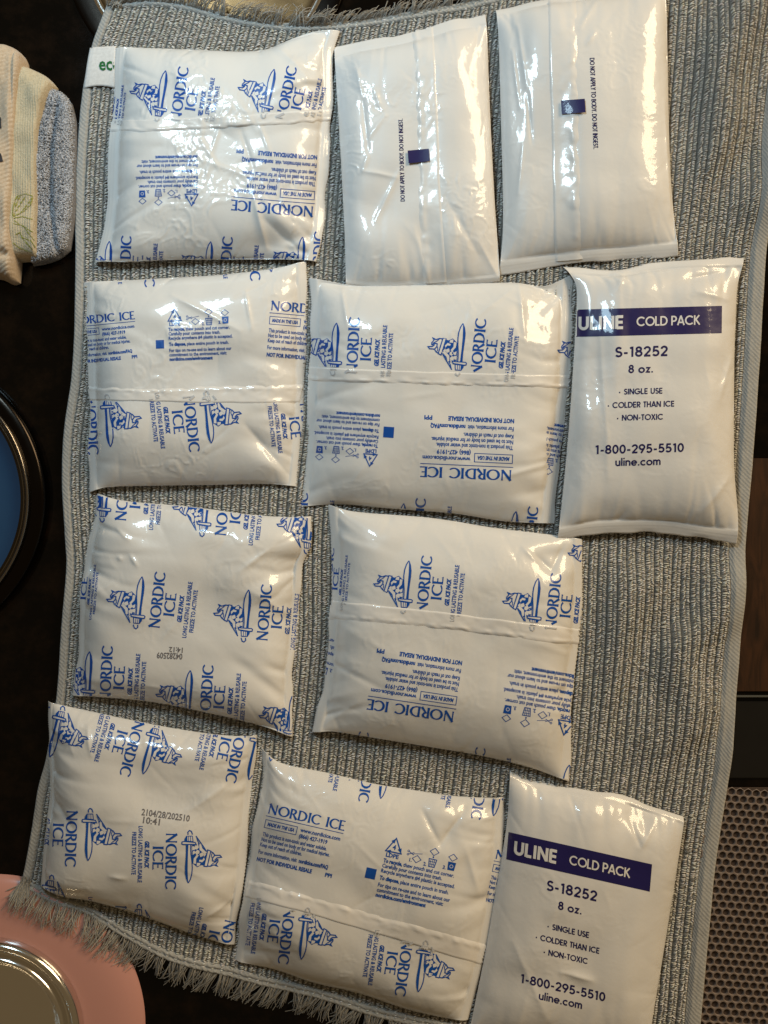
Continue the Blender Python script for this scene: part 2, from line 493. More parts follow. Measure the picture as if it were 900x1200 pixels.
def make_recycling():
    f = Flat()
    # three chasing arrows with the number
    A, B, C = (9.5, 31), (19, 14), (0, 14)
    def lerp(p, q, t): return (p[0] + (q[0] - p[0]) * t, p[1] + (q[1] - p[1]) * t)
    for i, (p, q) in enumerate(((C, A), (A, B), (B, C))):
        f.line([lerp(p, q, .12), lerp(p, q, .72)], 1.5, 0, i)
        a, b = lerp(p, q, .68), lerp(p, q, .98); dx, dy = (q[1] - p[1]) / 10, -(q[0] - p[0]) / 10
        f.fill([(a[0] + dx * 1.25, a[1] + dy * 1.25), b, (a[0] - dx * 1.25, a[1] - dy * 1.25)], 0, 3 + i)
        n = (A, B, C)[i]; f.line([lerp(p, q, .86), n, lerp(n, (B, C, A)[i], .14)], 1.3, 0, 6)
    put_font(f, "4", 7.3, 17, 4.2, 6.0, .0)
    put_font(f, "LDPE", 1.5, 7.2, 15.5, 5.0, .012)
    dia = lambda x, y, r: [(x - r, y), (x, y + r * .82), (x + r, y), (x, y - r * .82)]
    f.line(dia(38.5, 12, 5.4), .8, close=True)
    f.line([(28, 19), (34, 16)], .8); f.line([(28, 16), (34, 19)], .8, 0, 1); f.line([(33.5, 17.5), (44, 19.5)], .55, 0, 2)
    f.line(arc(27, 19.6, 1.1, 1.1, 0, 360, 8), .6); f.line(arc(27, 15.6, 1.1, 1.1, 0, 360, 8), .6, 0, 1)
    put_font(f, "1.", 30, 7.5, 3, 4.2, .012)
    f.line(dia(57.5, 25, 5.4), .8, close=True); f.line([(57.5, 19.5), (57.5, 17.5)], 1.6)
    f.line([(53, 16), (54.2, 6.6), (61, 6.6), (62.2, 16)], 1.0, close=True)
    for k in range(3): f.line([(55.3 + k * 2.2, 15.6), (55.6 + k * 2.0, 7)], .55, 0, 1 + k)
    for k in range(2): f.line([(53.6, 13 - k * 3.2), (61.6, 13 - k * 3.2)], .55, 0, 4 + k)
    put_font(f, "2.", 47.5, 6.5, 3.6, 4.2, .012)
    f.line(dia(80.5, 23, 5.2), .8, close=True)
    f.fill([(76, 17.5), (85.5, 17.5), (84.8, 7.6), (76.8, 7.6)], 0, 2)
    f.line(arc(80.7, 12.4, 2.0, 2.0, 0, 360, 8), .6, 1, 4)
    put_font(f, "3.", 71, 7.5, 3.6, 4.2, .012)
    def two(a, wa, b, wb, y):
        put_font(f, a, 0, y, wa, 4.6, .024); put_font(f, b, wa + 1.4, y, wb, 4.6, .004)
    two("To recycle,", 23, "thaw pouch and cut corner.", 62, 0)
    put_font(f, "Carefully pour contents into trash.", 0, -6.2, 73, 4.6, .004)
    put_font(f, "Recycle anywhere #4 plastic is accepted.", 0, -12.4, 90, 4.6, .004)
    two("To dispose,", 24, "place entire pouch in trash.", 59, -21)
    put_font(f, "For tips on re-use and to learn about our", 0, -29.6, 88, 4.6, .004)
    put_font(f, "commitment to the environment, visit:", 0, -35.8, 81, 4.6, .004)
    put_font(f, "nordicice.com/environment", 0, -42, 61, 4.6, .024)
    return f


def make_square():
    f = Flat(); f.fill([(-6, -6.2), (6, -6.2), (6, 6.2), (-6, 6.2)], 0, 0, 2.5); return f


INFO, RECYC, SQUARE = make_info(), make_recycling(), make_square()


# ------------------------------------------------------------------ film pouches
class Pouch:
    """A filled film pouch: grid a (along the tube, seal to seal) x c (across).  axis 'h': seals left and right."""

    def __init__(s, name, coons, axis, H, zb, seed, label, cat, group, seal=(.05, .05), zs=.0075, nA=190, nC=150, mat=None,
                 lowamp=1.5, wr=1.0, crinkle=.25, dents=(), creases=(), serr=.9, rise=(5.0, .72), side=(4.2, .74), tilt=(0, 0), sealnames='end_seal', zref=.011):
        s.coons = coons; rng = np.random.RandomState(seed); s.seed = seed; s.mat = mat or FILM
        a = np.linspace(0, 1, nA)
        tt = np.linspace(-1, 1, nC); c = np.sin(tt * math.pi / 2) * .55 + tt * .45
        A, C = np.meshgrid(a, c, indexing='ij')
        u, v = (A, (C + 1) / 2) if axis == 'h' else ((C + 1) / 2, A)
        P = coons(u, v)
        # serrated cut at the seal ends and slightly wandering sides
        e = coons(u[[0, -1]], v[[0, -1]])
        PX, PY = P[..., 0].copy(), P[..., 1].copy()
        d0 = P[1] - P[0]; d0 /= np.linalg.norm(d0, axis=1)[:, None]; d1 = P[-1] - P[-2]; d1 /= np.linalg.norm(d1, axis=1)[:, None]
        zig = (np.arange(nC) % 2) * serr
        wob0 = vnoise(c * 5, c * 0 + 3.3, seed) * 1.6; wob1 = vnoise(c * 5, c * 0 + 9.1, seed) * 1.6
        for k in range(3):
            PX[k] += d0[:, 0] * (zig * (k == 0) + wob0 * (1 - k / 3)); PY[k] += d0[:, 1] * (zig * (k == 0) + wob0 * (1 - k / 3))
            PX[-1 - k] -= d1[:, 0] * (zig * (k == 0) + wob1 * (1 - k / 3)); PY[-1 - k] -= d1[:, 1] * (zig * (k == 0) + wob1 * (1 - k / 3))
        s0, s1 = seal
        t = np.clip((A - s0) / (1 - s0 - s1), 0, 1)
        ra = np.clip(1 - np.abs(2 * t - 1)**rise[0], 0, 1)**rise[1]
        rc = np.clip(1 - np.abs(C)**side[0], 0, 1)**side[1]
        body = ra * rc
        zseal = zs + .0022 * vnoise(C * 2.2 + 7, A * 1.5, seed + 1) + tilt[0] * (A - .5) + tilt[1] * C * .5
        # seals sag at the very end
        zseal = zseal - .003 * np.clip((s0 - A) / max(s0, 1e-6), 0, 1)**1.5 - .003 * np.clip((A - 1 + s1) / max(s1, 1e-6), 0, 1)**1.5
        top = zseal + (H - zs) * body
        bot = zseal - (zs - zb) * np.clip(body * 2.4, 0, 1)**.8
        # wrinkles
        sz = 130.0
        low = vnoise(PX / 62, PY / 62, seed + 2) * .8 + vnoise(PX / 31, PY / 31, seed + 3) * .35
        dz = lowamp * .001 * low * np.clip(body * 1.3, 0, 1)
        for end, (dist, sgn) in enumerate(((A - s0, 0), (1 - s1 - A, 1))):
            d = np.clip(dist, 0, 1)
            for k in range(22):
                ck = rng.uniform(-.97, .97); amp = rng.uniform(.25, 1.25) * .001 * wr * (1 if rng.rand() < .7 else -.6); L = rng.uniform(.05, .19)
                wk = rng.uniform(.02, .055); sl = rng.uniform(-.9, .9) - ck * .5
                dz -= amp * np.exp(-((C - ck - sl * d) / (wk * (1 + 3 * d)))**2) * np.exp(-d / L) * np.clip(dist / .02 + .35, 0, 1)
        for sgn in (-1, 1):                               # short pleats along the folded sides
            d = (1 - sgn * C)
            for k in range(15):
                ak = rng.uniform(.1, .9); amp = rng.uniform(.1, .55) * .001 * wr; L = rng.uniform(.05, .2); sl = rng.uniform(-.4, .4); wk = rng.uniform(.008, .02)
                dz -= amp * np.exp(-((A - ak - sl * d) / wk)**2) * np.exp(-d / L)
        for k in range(14):                               # long soft creases
            x0 = np.array([rng.uniform(.08, .92), rng.uniform(-.9, .9)]); an = rng.uniform(0, math.pi); ln = rng.uniform(.06, .2)
            dirv = np.array([math.cos(an), math.sin(an) * 2]); q0 = x0 - dirv * ln / 2; q1 = x0 + dirv * ln / 2
            dz += s._crease(A, C / 2, q0 * [1, .5], q1 * [1, .5], rng.uniform(.008, .018), rng.uniform(-.45, .45) * .001 * wr)
        if crinkle:
            wx = PX / 13 + vnoise(PX / 17, PY / 17, seed + 5) * 1.3; wy = PY / 13 + vnoise(PX / 17, PY / 17, seed + 6) * 1.3
            r = 1 - np.abs(vnoise(wx, wy, seed + 7)); r2 = 1 - np.abs(vnoise(wx * 2.1, wy * 2.1, seed + 8))
            msk = np.clip(vnoise(PX / 45, PY / 45, seed + 9) * 2.2 + .1, 0, 1)
            dz += crinkle * .0013 * (r**7 * .9 + r2**6 * .4) * msk * np.clip(body * 1.5, 0.15, 1)
        for (x, y, rx, ry, ang, mm) in dents:
            ca, sa = math.cos(math.radians(ang)), math.sin(math.radians(ang))
            X = (PX - x) * ca + (PY - y) * sa; Y = -(PX - x) * sa + (PY - y) * ca
            dz += mm * .001 * np.exp(-(X / rx)**2 - (Y / ry)**2)
        for (x0, y0, x1, y1, wd, mm) in creases:
            dz += s._crease(PX, PY, (x0, y0), (x1, y1), wd, mm * .001)
        top = np.maximum(top + dz, bot + .0004)
        # crimp lines pressed into the seals
        sealm = ((A < s0) | (A > 1 - s1))
        along = np.where(A < .5, A / max(s0, 1e-6), (1 - A) / max(s1, 1e-6))
        top = top + np.where(sealm, .00010 * np.sin(along * 2 * math.pi * 3.5), 0)
        bot = np.where(sealm, top - .0004, bot)
        x, y = W(PX, PY, zref)
        cx, cy = W(*coons(np.array(.5), np.array(.5)), 0)
        s.o = np.array([float(cx), float(cy), zb])
        Vt = np.stack([x, y, top], -1).reshape(-1, 3) - s.o
        Vb = np.stack([x, y, bot], -1).reshape(-1, 3) - s.o
        flip = (axis == 'h')
        Ft = grid_faces(nA, nC, 0, flip); Fb = grid_faces(nA, nC, nA * nC, not flip)
        # rim between upper and lower film
        per = np.r_[np.arange(nC), np.arange(1, nA) * nC + nC - 1, (nA - 1) * nC + np.arange(nC - 2, -1, -1), np.arange(nA - 2, 0, -1) * nC]
        pn = np.roll(per, -1); Fr = np.stack([per, per + nA * nC, pn + nA * nC, pn], 1)
        if not flip: Fr = Fr[:, ::-1]
        V = np.vstack([Vt, Vb]); F = np.vstack([Ft, Fb, Fr])
        s.root = thing(name, s.o, label, cat, group)
        ia = (F[:, 0] % (nA * nC)) // nC
        amin = np.min((F % (nA * nC)) // nC, 1); amax = np.max((F % (nA * nC)) // nC, 1)
        k0 = int(round(s0 * (nA - 1))); k1 = int(round((1 - s1) * (nA - 1)))
        sel = {'film_body': (amin >= k0) & (amax <= k1), 'end_seal0': amax <= k0, 'end_seal1': amin >= k1}
        me_all = mesh_np(name + "_all", V, F, s.mat)
        nrm = np.zeros(len(V) * 3, np.float32); me_all.vertices.foreach_get("normal", nrm); nrm = nrm.reshape(-1, 3)
        bpy.data.meshes.remove(me_all)
        for nm, m in sel.items():
            if not m.any(): continue
            f = F[m]; used, inv = np.unique(f, return_inverse=True)
            nn = nm.rstrip('01')
            me = mesh_np(nn, V[used], inv.reshape(f.shape), s.mat)
            me.normals_split_custom_set_from_vertices(nrm[used].tolist())
            link(nn, me, s.root)
        s.Vw = (Vt + s.o); s.nrm = nrm[:nA * nC]
        q = Ft; s.tri = np.vstack([q[:, [0, 1, 2]], q[:, [0, 2, 3]]])
        s.vv = [Vector(p) for p in s.Vw.tolist()]; s.nn = [Vector(p) for p in s.nrm.tolist()]
        s.tl = s.tri.tolist()
        s.bvh = BVHTree.FromPolygons(s.vv, s.tl)

    @staticmethod
    def _crease(X, Y, p, q, wd, amp):
        p = np.array(p, float); q = np.array(q, float); d = q - p; L2 = (d**2).sum()
        t = np.clip(((X - p[0]) * d[0] + (Y - p[1]) * d[1]) / L2, 0, 1)
        dist = np.hypot(X - p[0] - t * d[0], Y - p[1] - t * d[1])
        return amp * np.exp(-np.abs(dist / wd)**1.3) * (.35 + .65 * np.sin(math.pi * np.clip(t * .9 + .05, 0, 1)))

    def cast(s, px, py):
        X, Y = W(px, py, 0)
        d = (Vector((float(X), float(Y), 0)) - CAMV).normalized()
        loc, n, i, dist = s.bvh.ray_cast(CAMV, d)
        if loc is None: return None
        a, b, c = s.tl[i]
        nn = barycentric_transform(loc, s.vv[a], s.vv[b], s.vv[c], s.nn[a], s.nn[b], s.nn[c]).normalized()
        return loc, nn

    def lay(s, name, flat, origin, theta, sx=1, sy=None, mats=None, keep=None, lift=.00012, ey=None, parent=None, bend=0):
        """lay a flat print on the film"""
        sy = sx if sy is None else sy; th = math.radians(theta)
        ex = np.array([math.cos(th), math.sin(th)]) * sx
        up = np.array([math.sin(th), -math.cos(th)]) * sy if ey is None else -np.array(ey)
        L = np.array(flat.v); P = np.array(origin) + L[:, :1] * ex + L[:, 1:2] * up
        if bend: P[:, 1] += bend * ((P[:, 0] - origin[0]) / 50.0)**2
        k = np.ones(len(P), bool) if keep is None else keep(P[:, 0], P[:, 1])
        pos = [None] * len(P)
        lyv = np.zeros(len(P))
        for f, ly in zip(flat.f, flat.ly): lyv[list(f)] = ly
        for i in range(len(P)):
            if k[i]:
                h = s.cast(P[i, 0], P[i, 1])
                if h and h[1].z > .12: pos[i] = (h[0] + h[1] * (lift + lyv[i] * .000014), h[1])
        faces, mi = [], []; used = {}; VV = []; NN = []
        for f, m in zip(flat.f, flat.m):
            if any(pos[i] is None for i in f): continue
            g = []
            for i in f:
                if i not in used:
                    used[i] = len(VV); VV.append(pos[i][0] - Vector(s.o)); NN.append(pos[i][1])
                g.append(used[i])
            # keep every print face turned outwards
            a, b, c = VV[g[0]], VV[g[1]], VV[g[2]]
            if (b - a).cross(c - a).dot(NN[g[0]]) < 0: g = g[::-1]
            faces.append(g); mi.append(m)
        if not faces: return None
        me = bpy.data.meshes.new(name); me.from_pydata([tuple(v) for v in VV], [], faces)
        for m_ in (mats or [BLUE, s.mat]): me.materials.append(m_)
        me.polygons.foreach_set("material_index", np.array(mi, np.int32)); me.polygons.foreach_set("use_smooth", np.ones(len(faces), bool))
        me.update()
        if len(me.vertices) == len(NN): me.normals_split_custom_set_from_vertices([tuple(n) for n in NN])
        return link(name, me, parent or s.root)

    def seam(s, edge, ridge, name='back_seam', mat=None, n=150, m=16, hi=.00055, seed=0):
        """flat lap of film welded along `ridge`, its free edge along `edge`"""
        E = spline(edge, n); R = spline(ridge, n); V = []; ok = []
        for i in range(n):
            for j in range(m):
                t = j / (m - 1); p = E[i] * (1 - t) + R[i] * t + float(vnoise(i * .09, 1.5 + 4 * (t > .5), s.seed + 35)) * .8
                h = s.cast(p[0], p[1])
                z = hi * .9 * min(1, (1 - t) * 3.2) + hi * .55 * math.exp(-((t - .8) / .09)**2) * (1 + float(vnoise(i * .3, 2.2, s.seed + 33)))
                if j == 0: z = -.0002
                if j == 1: z = hi * .8
                z += .00028 * float(vnoise(i * .22, t * 3.0, s.seed + 31)) * t + .0004 * float(vnoise(i * .33, t * 2, s.seed + 32)) * max(0, t - .55)
                if j == m - 1: z = -.00015
                if h is None: V.append((0, 0, 0)); ok.append(False)
                else: V.append(tuple(h[0] + h[1] * z - Vector(s.o))); ok.append(True)
        F = [f for f in grid_faces(n, m).tolist() if all(ok[i] for i in f)]
        me = mesh_np(name, np.array(V), F, mat or SEAM)
        bm = bmesh.new(); bm.from_mesh(me)
        bmesh.ops.delete(bm, geom=[v for v in bm.verts if not v.link_faces], context='VERTS')
        bmesh.ops.recalc_face_normals(bm, faces=bm.faces)
        if sum(f.normal.z for f in bm.faces) < 0: bmesh.ops.reverse_faces(bm, faces=bm.faces)
        bm.to_mesh(me); bm.free()
        return link(name, me, s.root)


def side_of(edge):
    (x0, y0), (x1, y1) = edge[0], edge[-1]
    return lambda x, y: (y - (y0 + (y1 - y0) * (x - x0) / (x1 - x0)))     # >0 below the line


# ------------------------------------------------------------------ outlines measured on the photograph
OUT = {
 'A': dict(top=[(130,52),(165,54),(200,55),(250,57),(287,58),(313,55),(340,44),(367,35),(399,31)], right=[(399,31),(391,58),(390,120),(387,153),(382,220),(377,277),(371,304)],
           bottom=[(109,305),(143,306),(200,303),(267,302),(333,302),(371,304)], left=[(130,52),(128,87),(125,153),(120,253),(109,305)]),
 'B': dict(top=[(391,50),(440,41),(490,31),(530,19),(570,8)], right=[(570,8),(572,40),(575,133),(580,233),(587,329)], bottom=[(405,335),(460,336),(520,334),(587,329)], left=[(391,50),(394,100),(400,200),(404,283),(405,335)]),
 'C': dict(top=[(582,4),(640,-6),(700,-15),(779,-24)], right=[(779,-24),(782,0),(784,76),(787,189),(792,257),(798,298)], bottom=[(586,319),(650,310),(722,303),(798,298)], left=[(582,4),(585,38),(588,151),(590,264),(586,319)]),
 'D': dict(top=[(94,328),(130,327),(180,325),(247,322),(297,317),(330,312),(358,304)], right=[(358,304),(358,357),(357,423),(355,473),(352,523),(348,570)], bottom=[(101,577),(123,571),(180,569),(247,568),(313,567),(348,570)], left=[(94,328),(98,390),(100,457),(102,490),(100,523),(101,577)]),
 'E': dict(top=[(361,323),(385,328),(418,333),(496,331),(573,329),(608,329),(640,333),(676,317)], right=[(676,317),(674,360),(671,436),(664,510),(656,570),(652,614)], bottom=[(348,594),(398,591),(457,596),(534,602),(593,611),(652,614)], left=[(361,323),(363,358),(361,436),(357,494),(353,553),(348,594)]),
 'F': dict(top=[(661,309),(688,312),(726,313),(759,306),(815,302),(876,298)], right=[(876,298),(867,330),(865,350),(861,434),(860,542),(865,604),(866,637)], bottom=[(653,635),(685,627),(732,624),(784,625),(821,631),(866,637)], left=[(661,309),(675,330),(677,350),(674,403),(667,496),(660,573),(653,635)]),
 'G': dict(top=[(107,577),(139,586),(225,594),(294,603),(339,606),(365,605)], right=[(365,605),(363,641),(355,663),(352,698),(347,756),(342,801),(343,866)], bottom=[(82,817),(104,817),(173,823),(242,836),(311,853),(343,866)], left=[(107,577),(105,605),(97,646),(89,715),(87,767),(82,817)]),
 'H': dict(top=[(384,591),(412,599),(506,607),(583,619),(649,627),(684,632)], right=[(684,632),(684,706),(681,745),(674,803),(671,881),(671,919)], bottom=[(365,860),(389,858),(428,864),(506,877),(564,887),(622,901),(671,919)], left=[(384,591),(388,648),(386,706),(382,764),(376,811),(365,860)]),
 'I': dict(top=[(50,824),(87,832),(153,845),(220,857),(270,863),(302,863)], right=[(302,863),(298,897),(293,943),(288,997),(283,1043),(272,1112)], bottom=[(44,1040),(70,1052),(103,1058),(153,1073),(220,1097),(272,1112)], left=[(50,824),(51,877),(52,943),(46,1003),(44,1040)]),
 'J': dict(top=[(303,878),(327,896),(383,908),(440,921),(497,930),(542,936),(594,938)], right=[(594,938),(589,1021),(580,1078),(568,1134),(551,1202)], bottom=[(272,1131),(319,1140),(364,1155),(421,1168),(482,1188),(551,1202)], left=[(303,878),(305,923),(296,961),(289,1014),(283,1059),(272,1131)]),
 'K': dict(top=[(599,907),(628,919),(674,927),(725,934),(764,947),(804,960)], right=[(804,960),(797,1007),(783,1104),(770,1182),(760,1236)], bottom=[(549,1222),(600,1222),(660,1226),(710,1230),(760,1236)], left=[(599,907),(595,968),(581,1053),(569,1123),(549,1222)]),
}
CO = {k: Coons(**v) for k, v in OUT.items()}

# ------------------------------------------------------------------ counter
def granite():
    a = N("black_granite"); a.set(Roughness=.1, Specular_IOR_Level=.2)
    tc = a.n('ShaderNodeTexCoord'); n = a.n('ShaderNodeTexNoise', Scale=60.0, Detail=6.0, Roughness=.7); a.l(tc.outputs['Object'], n.inputs['Vector'])
    r = a.n('ShaderNodeValToRGB'); r.color_ramp.elements[0].position = .45; r.color_ramp.elements[0].color = (.0022, .0018, .0015, 1)
    r.color_ramp.elements[1].position = .72; r.color_ramp.elements[1].color = (.009, .005, .003, 1)
    a.l(n.outputs['Fac'], r.inputs['Fac']); a.l(r.outputs['Color'], a.b.inputs['Base Color'])
    v = a.n('ShaderNodeTexVoronoi', Scale=260.0); a.l(tc.outputs['Object'], v.inputs['Vector'])
    m = a.n('ShaderNodeMapRange'); m.inputs['To Min'].default_value = .04; m.inputs['To Max'].default_value = .10
    a.l(n.outputs['Fac'], m.inputs['Value']); a.l(m.outputs[0], a.b.inputs['Roughness'])
    return a.m


def slab(name, x0, x1, y0, y1, z0, z1, mat, bev=.001, seg=2):
    bm = bmesh.new(); bmesh.ops.create_cube(bm, size=1)
    for v in bm.verts:
        v.co = ((x0 + x1) / 2 + v.co.x * (x1 - x0), (y0 + y1) / 2 + v.co.y * (y1 - y0), (z0 + z1) / 2 + v.co.z * (z1 - z0))
    if bev: bmesh.ops.bevel(bm, geom=bm.edges[:], offset=bev, segments=seg, affect='EDGES')
    me = bpy.data.meshes.new(name); bm.to_mesh(me); bm.free(); me.materials.append(mat)
    for p in me.polygons: p.use_smooth = False
    return me


top_o = link("countertop", slab("countertop", -.9, .9, -.9, .9, -.03, 0, granite(), 0)); top_o["kind"] = "structure"

# ------------------------------------------------------------------ towel
TOW = Coons(top=[(126,8),(150,3),(180,2),(225,8),(270,20),(340,30),(400,27),(470,17),(540,4),(620,-14),(720,-30),(840,-46),(926,-56)],
            right=[(926,-56),(922,60),(914,150),(906,240),(899,300),(889,453),(883,548),(878,600),(873,665),(869,751),(865,806),(859,880),(854,920),(844,987),(837,1040),(830,1110),(822,1200),(816,1262)],
            bottom=[(24,1036),(60,1056),(100,1070),(143,1096),(200,1125),(267,1143),(319,1157),(383,1172),(440,1190),(560,1216),(690,1240),(816,1262)],
            left=[(126,8),(116,34),(107,58),(97,104),(91,170),(88,240),(88,312),(84,434),(74,509),(72,563),(75,622),(77,663),(71,747),(65,822),(54,887),(44,925),(33,992),(24,1036)])
BOWL_T = (243, -62, 140, 168)      # steel bowl above the towel: centre, rim radius, flange radius
BOWL_P = (-10, 1206, 108, 176)     # pink bowl
BOWL_L = (-126, 585, 156, 173)     # blue bowl


def towel_z(px, py):
    px = np.asarray(px, float); py = np.asarray(py, float)
    z = .0030 + .0009 * vnoise(px / 70, py / 90, 51) + .0005 * vnoise(px / 30, py / 45, 52)
    # soft folds at the bare right side
    wr = 1 / (1 + np.exp(-(px - 822) / 8)) * 1 / (1 + np.exp((py - 255) / 14))
    q = (px - 800) * .8 + (py - 120) * .36
    z = z + wr * .0068 * (1 + np.sin(q / 15.5 + 1.2 * vnoise(py / 80, px / 200, 53))) * .8
    wl = 1 / (1 + np.exp(-(px - 712) / 8)) * 1 / (1 + np.exp(-(py - 668) / 9)) * 1 / (1 + np.exp((py - 880) / 14))
    z = z + wl * .0040 * (1 + np.sin((px - 700) / 17 + (py - 700) / 60 + vnoise(py / 70, px / 90, 54)))
    # upper left corner rolls over the rim of the steel bowl
    r = np.hypot(px - BOWL_T[0], py - BOWL_T[1]); z = z + .0022 / (1 + np.exp((r - 172) / 7))
    r = np.hypot(px - BOWL_P[0], py - BOWL_P[1]); z = z + .0062 / (1 + np.exp((r - 163) / 4))
    return z


towel = thing("kitchen_towel", (0, 0, 0), "large grey ribbed towel with fringed ends spread under all the white packs", "towel")
SHRUNK = []
for k in OUT:
    pg = CO[k].polygon(); c = pg.mean(0); SHRUNK.append(c + (pg - c) * .80)
NR = 72; bandL, bandR = .0145, .024


def towel_pts(u, v, dz=0):
    P = TOW(u, v); z = towel_z(P[..., 0], P[..., 1])
    x, y = W(P[..., 0], P[..., 1], .003)
    return np.stack([x, y, z + dz], -1), P


nu, nv = NR * 8 + 1, 300
uu = np.linspace(bandL, 1 - bandR, nu); vvv = np.linspace(0, 1, nv)
U, Vv = np.meshgrid(uu, vvv, indexing='ij')
ph = (np.arange(nu) % 8) / 8.0
ribz = np.where(ph < .1, -.0005, .0003)[:, None] * np.ones((1, nv))
P3, _ = towel_pts(U, Vv, 0); P3[..., 2] += ribz
tint = np.ones((nu, nv, 4)); tint[..., :3] = np.where(ph < .1, .55, np.where(ph > .7, 1.6, 1.1))[:, None, None]
link("base_cloth", mesh_np("base_cloth", P3.reshape(-1, 3), grid_faces(nu, nv, 0, False), BASE, attr=tint.reshape(-1, 4)), towel)


def tubes(C, Dr, Sd, prof, r, tintv, nseg=4):
    """many small bent tubes: C (n,3) centres, Dr (n,3) direction, prof list of (t, h), Sd (n,3) sideways"""
    n = len(C); m = len(prof); up = np.array([0, 0, 1.0])
    V = np.zeros((n, m, 4, 3))
    for k, (t, h, rk) in enumerate(prof):
        c = C + Dr * t[:, None] + up * h[:, None]; rr = (r * rk)[:, None]
        V[:, k, 0] = c - Sd * rr; V[:, k, 1] = c + up * rr * .8; V[:, k, 2] = c + Sd * rr; V[:, k, 3] = c - up * rr * .8
    F = []
    for k in range(m - 1):
        for q in range(4):
            F.append([k * 4 + q, (k + 1) * 4 + q, (k + 1) * 4 + (q + 1) % 4, k * 4 + (q + 1) % 4])
    F = np.array(F); off = (np.arange(n) * m * 4)[:, None, None]
    return V.reshape(-1, 3), (F[None] + off).reshape(-1, 4), np.repeat(tintv, m * 4, axis=0)


def pile():
    rng = np.random.RandomState(5); K = 520
    us, vs_, fr = [], [], []
    for i in range(NR):
        for c, f in enumerate((.32, .74)):
            v = (np.arange(K) + .5 * c + rng.uniform(-.28, .28, K)) / K
            uo = bandL + (1 - bandL - bandR) * (i + f + rng.normal(0, .045, K)) / NR
            us.append(uo); vs_.append(v); fr.append(np.full(K, c))
    u = np.concatenate(us); v = np.clip(np.concatenate(vs_), 0.004, .996); c = np.concatenate(fr)
    P = TOW(u, v)
    hid = np.zeros(len(u), bool)
    for pg in SHRUNK: hid |= inside(pg, P[:, 0], P[:, 1])
    hid |= (P[:, 1] < -40) | (P[:, 1] > 1235)
    u, v, c = u[~hid], v[~hid], c[~hid]
    A, PX = towel_pts(u, v); B, _ = towel_pts(np.minimum(u + .004, 1), v); Cc, _ = towel_pts(u, np.minimum(v + .004, 1))
    du = B - A; du /= np.linalg.norm(du, axis=1)[:, None]; dv = Cc - A; dv /= np.linalg.norm(dv, axis=1)[:, None]
    n = len(u)
    phi = rng.normal(0, .26, n) + np.where(c == 0, -.38, .15) + .35 * vnoise(PX[:, 0] / 9, PX[:, 1] / 30, 77)
    Dr = du * np.cos(phi)[:, None] + dv * np.sin(phi)[:, None]; Sd = -du * np.sin(phi)[:, None] + dv * np.cos(phi)[:, None]
    L = np.where(c == 0, rng.uniform(.0009, .0014, n), rng.uniform(.0006, .0010, n)); h = np.where(c == 0, rng.uniform(.0006, .0012, n), rng.uniform(.0001, .0005, n)); r = rng.uniform(.00031, .00044, n)
    prof = [(-L, h * .1, np.full(n, .75)), (-L * .35, h, np.full(n, 1.05)), (L * .35, h * rng.uniform(.8, 1.1, n), np.full(n, 1.05)), (L, h * .1, np.full(n, .75))]
    g = np.clip(rng.normal(.84, .16, n), .3, 1.1); g = np.where(rng.rand(n) < .10, g * .5, g)
    t = np.ones((n, 4)); t[:, 0] = g * rng.normal(1.0, .03, n); t[:, 1] = g; t[:, 2] = g * rng.normal(.99, .04, n)
    V, F, T = tubes(A + [0, 0, .0004], Dr, Sd, prof, r, t)
    o = link("loop_pile", mesh_np("loop_pile", V, F, PILE, attr=T), towel); o["kind"] = "stuff"


pile()


def hem(u0, u1, name):
    nu_, nv_ = 14, 420; t = np.linspace(0, 1, nu_)
    U, V_ = np.meshgrid(u0 + (u1 - u0) * t, np.linspace(0, 1, nv_), indexing='ij')
    P, _ = towel_pts(U, V_)
    prof = .0016 * (1 - np.abs(2 * t - 1)**6) - .0002
    prof = prof + np.where(np.abs(t - (.12 if u0 > .5 else .88)) < .045, -.0006, 0)
    P[..., 2] += prof[:, None] + .0002 * vnoise(U * 300, V_ * 160, 61)
    P[0, :, 2] -= .002 * (u0 < .5); P[-1, :, 2] -= .002 * (u0 > .5)
    link("side_hem", mesh_np("side_hem", P.reshape(-1, 3), grid_faces(nu_, nv_), HEM), towel)


hem(0, bandL, 'l'); hem(1 - bandR, 1, 'r')


def end_band(v0, v1):
    nu_, nv_ = 500, 10
    U, V_ = np.meshgrid(np.linspace(0.004, .996, nu_), np.linspace(v0, v1, nv_), indexing='ij')
    P, _ = towel_pts(U, V_); t = np.linspace(0, 1, nv_)
    P[..., 2] += (.0017 * (1 - np.abs(2 * t - 1)**6) + np.where(np.abs(t - .5) < .08, -.0007, 0))[None, :] + .00035 * vnoise(U * 420, V_ * 700, 62)
    link("end_hem", mesh_np("end_hem", P.reshape(-1, 3), grid_faces(nu_, nv_), HEM), towel)


end_band(-0.001, .0085); end_band(.9905, 1.001)


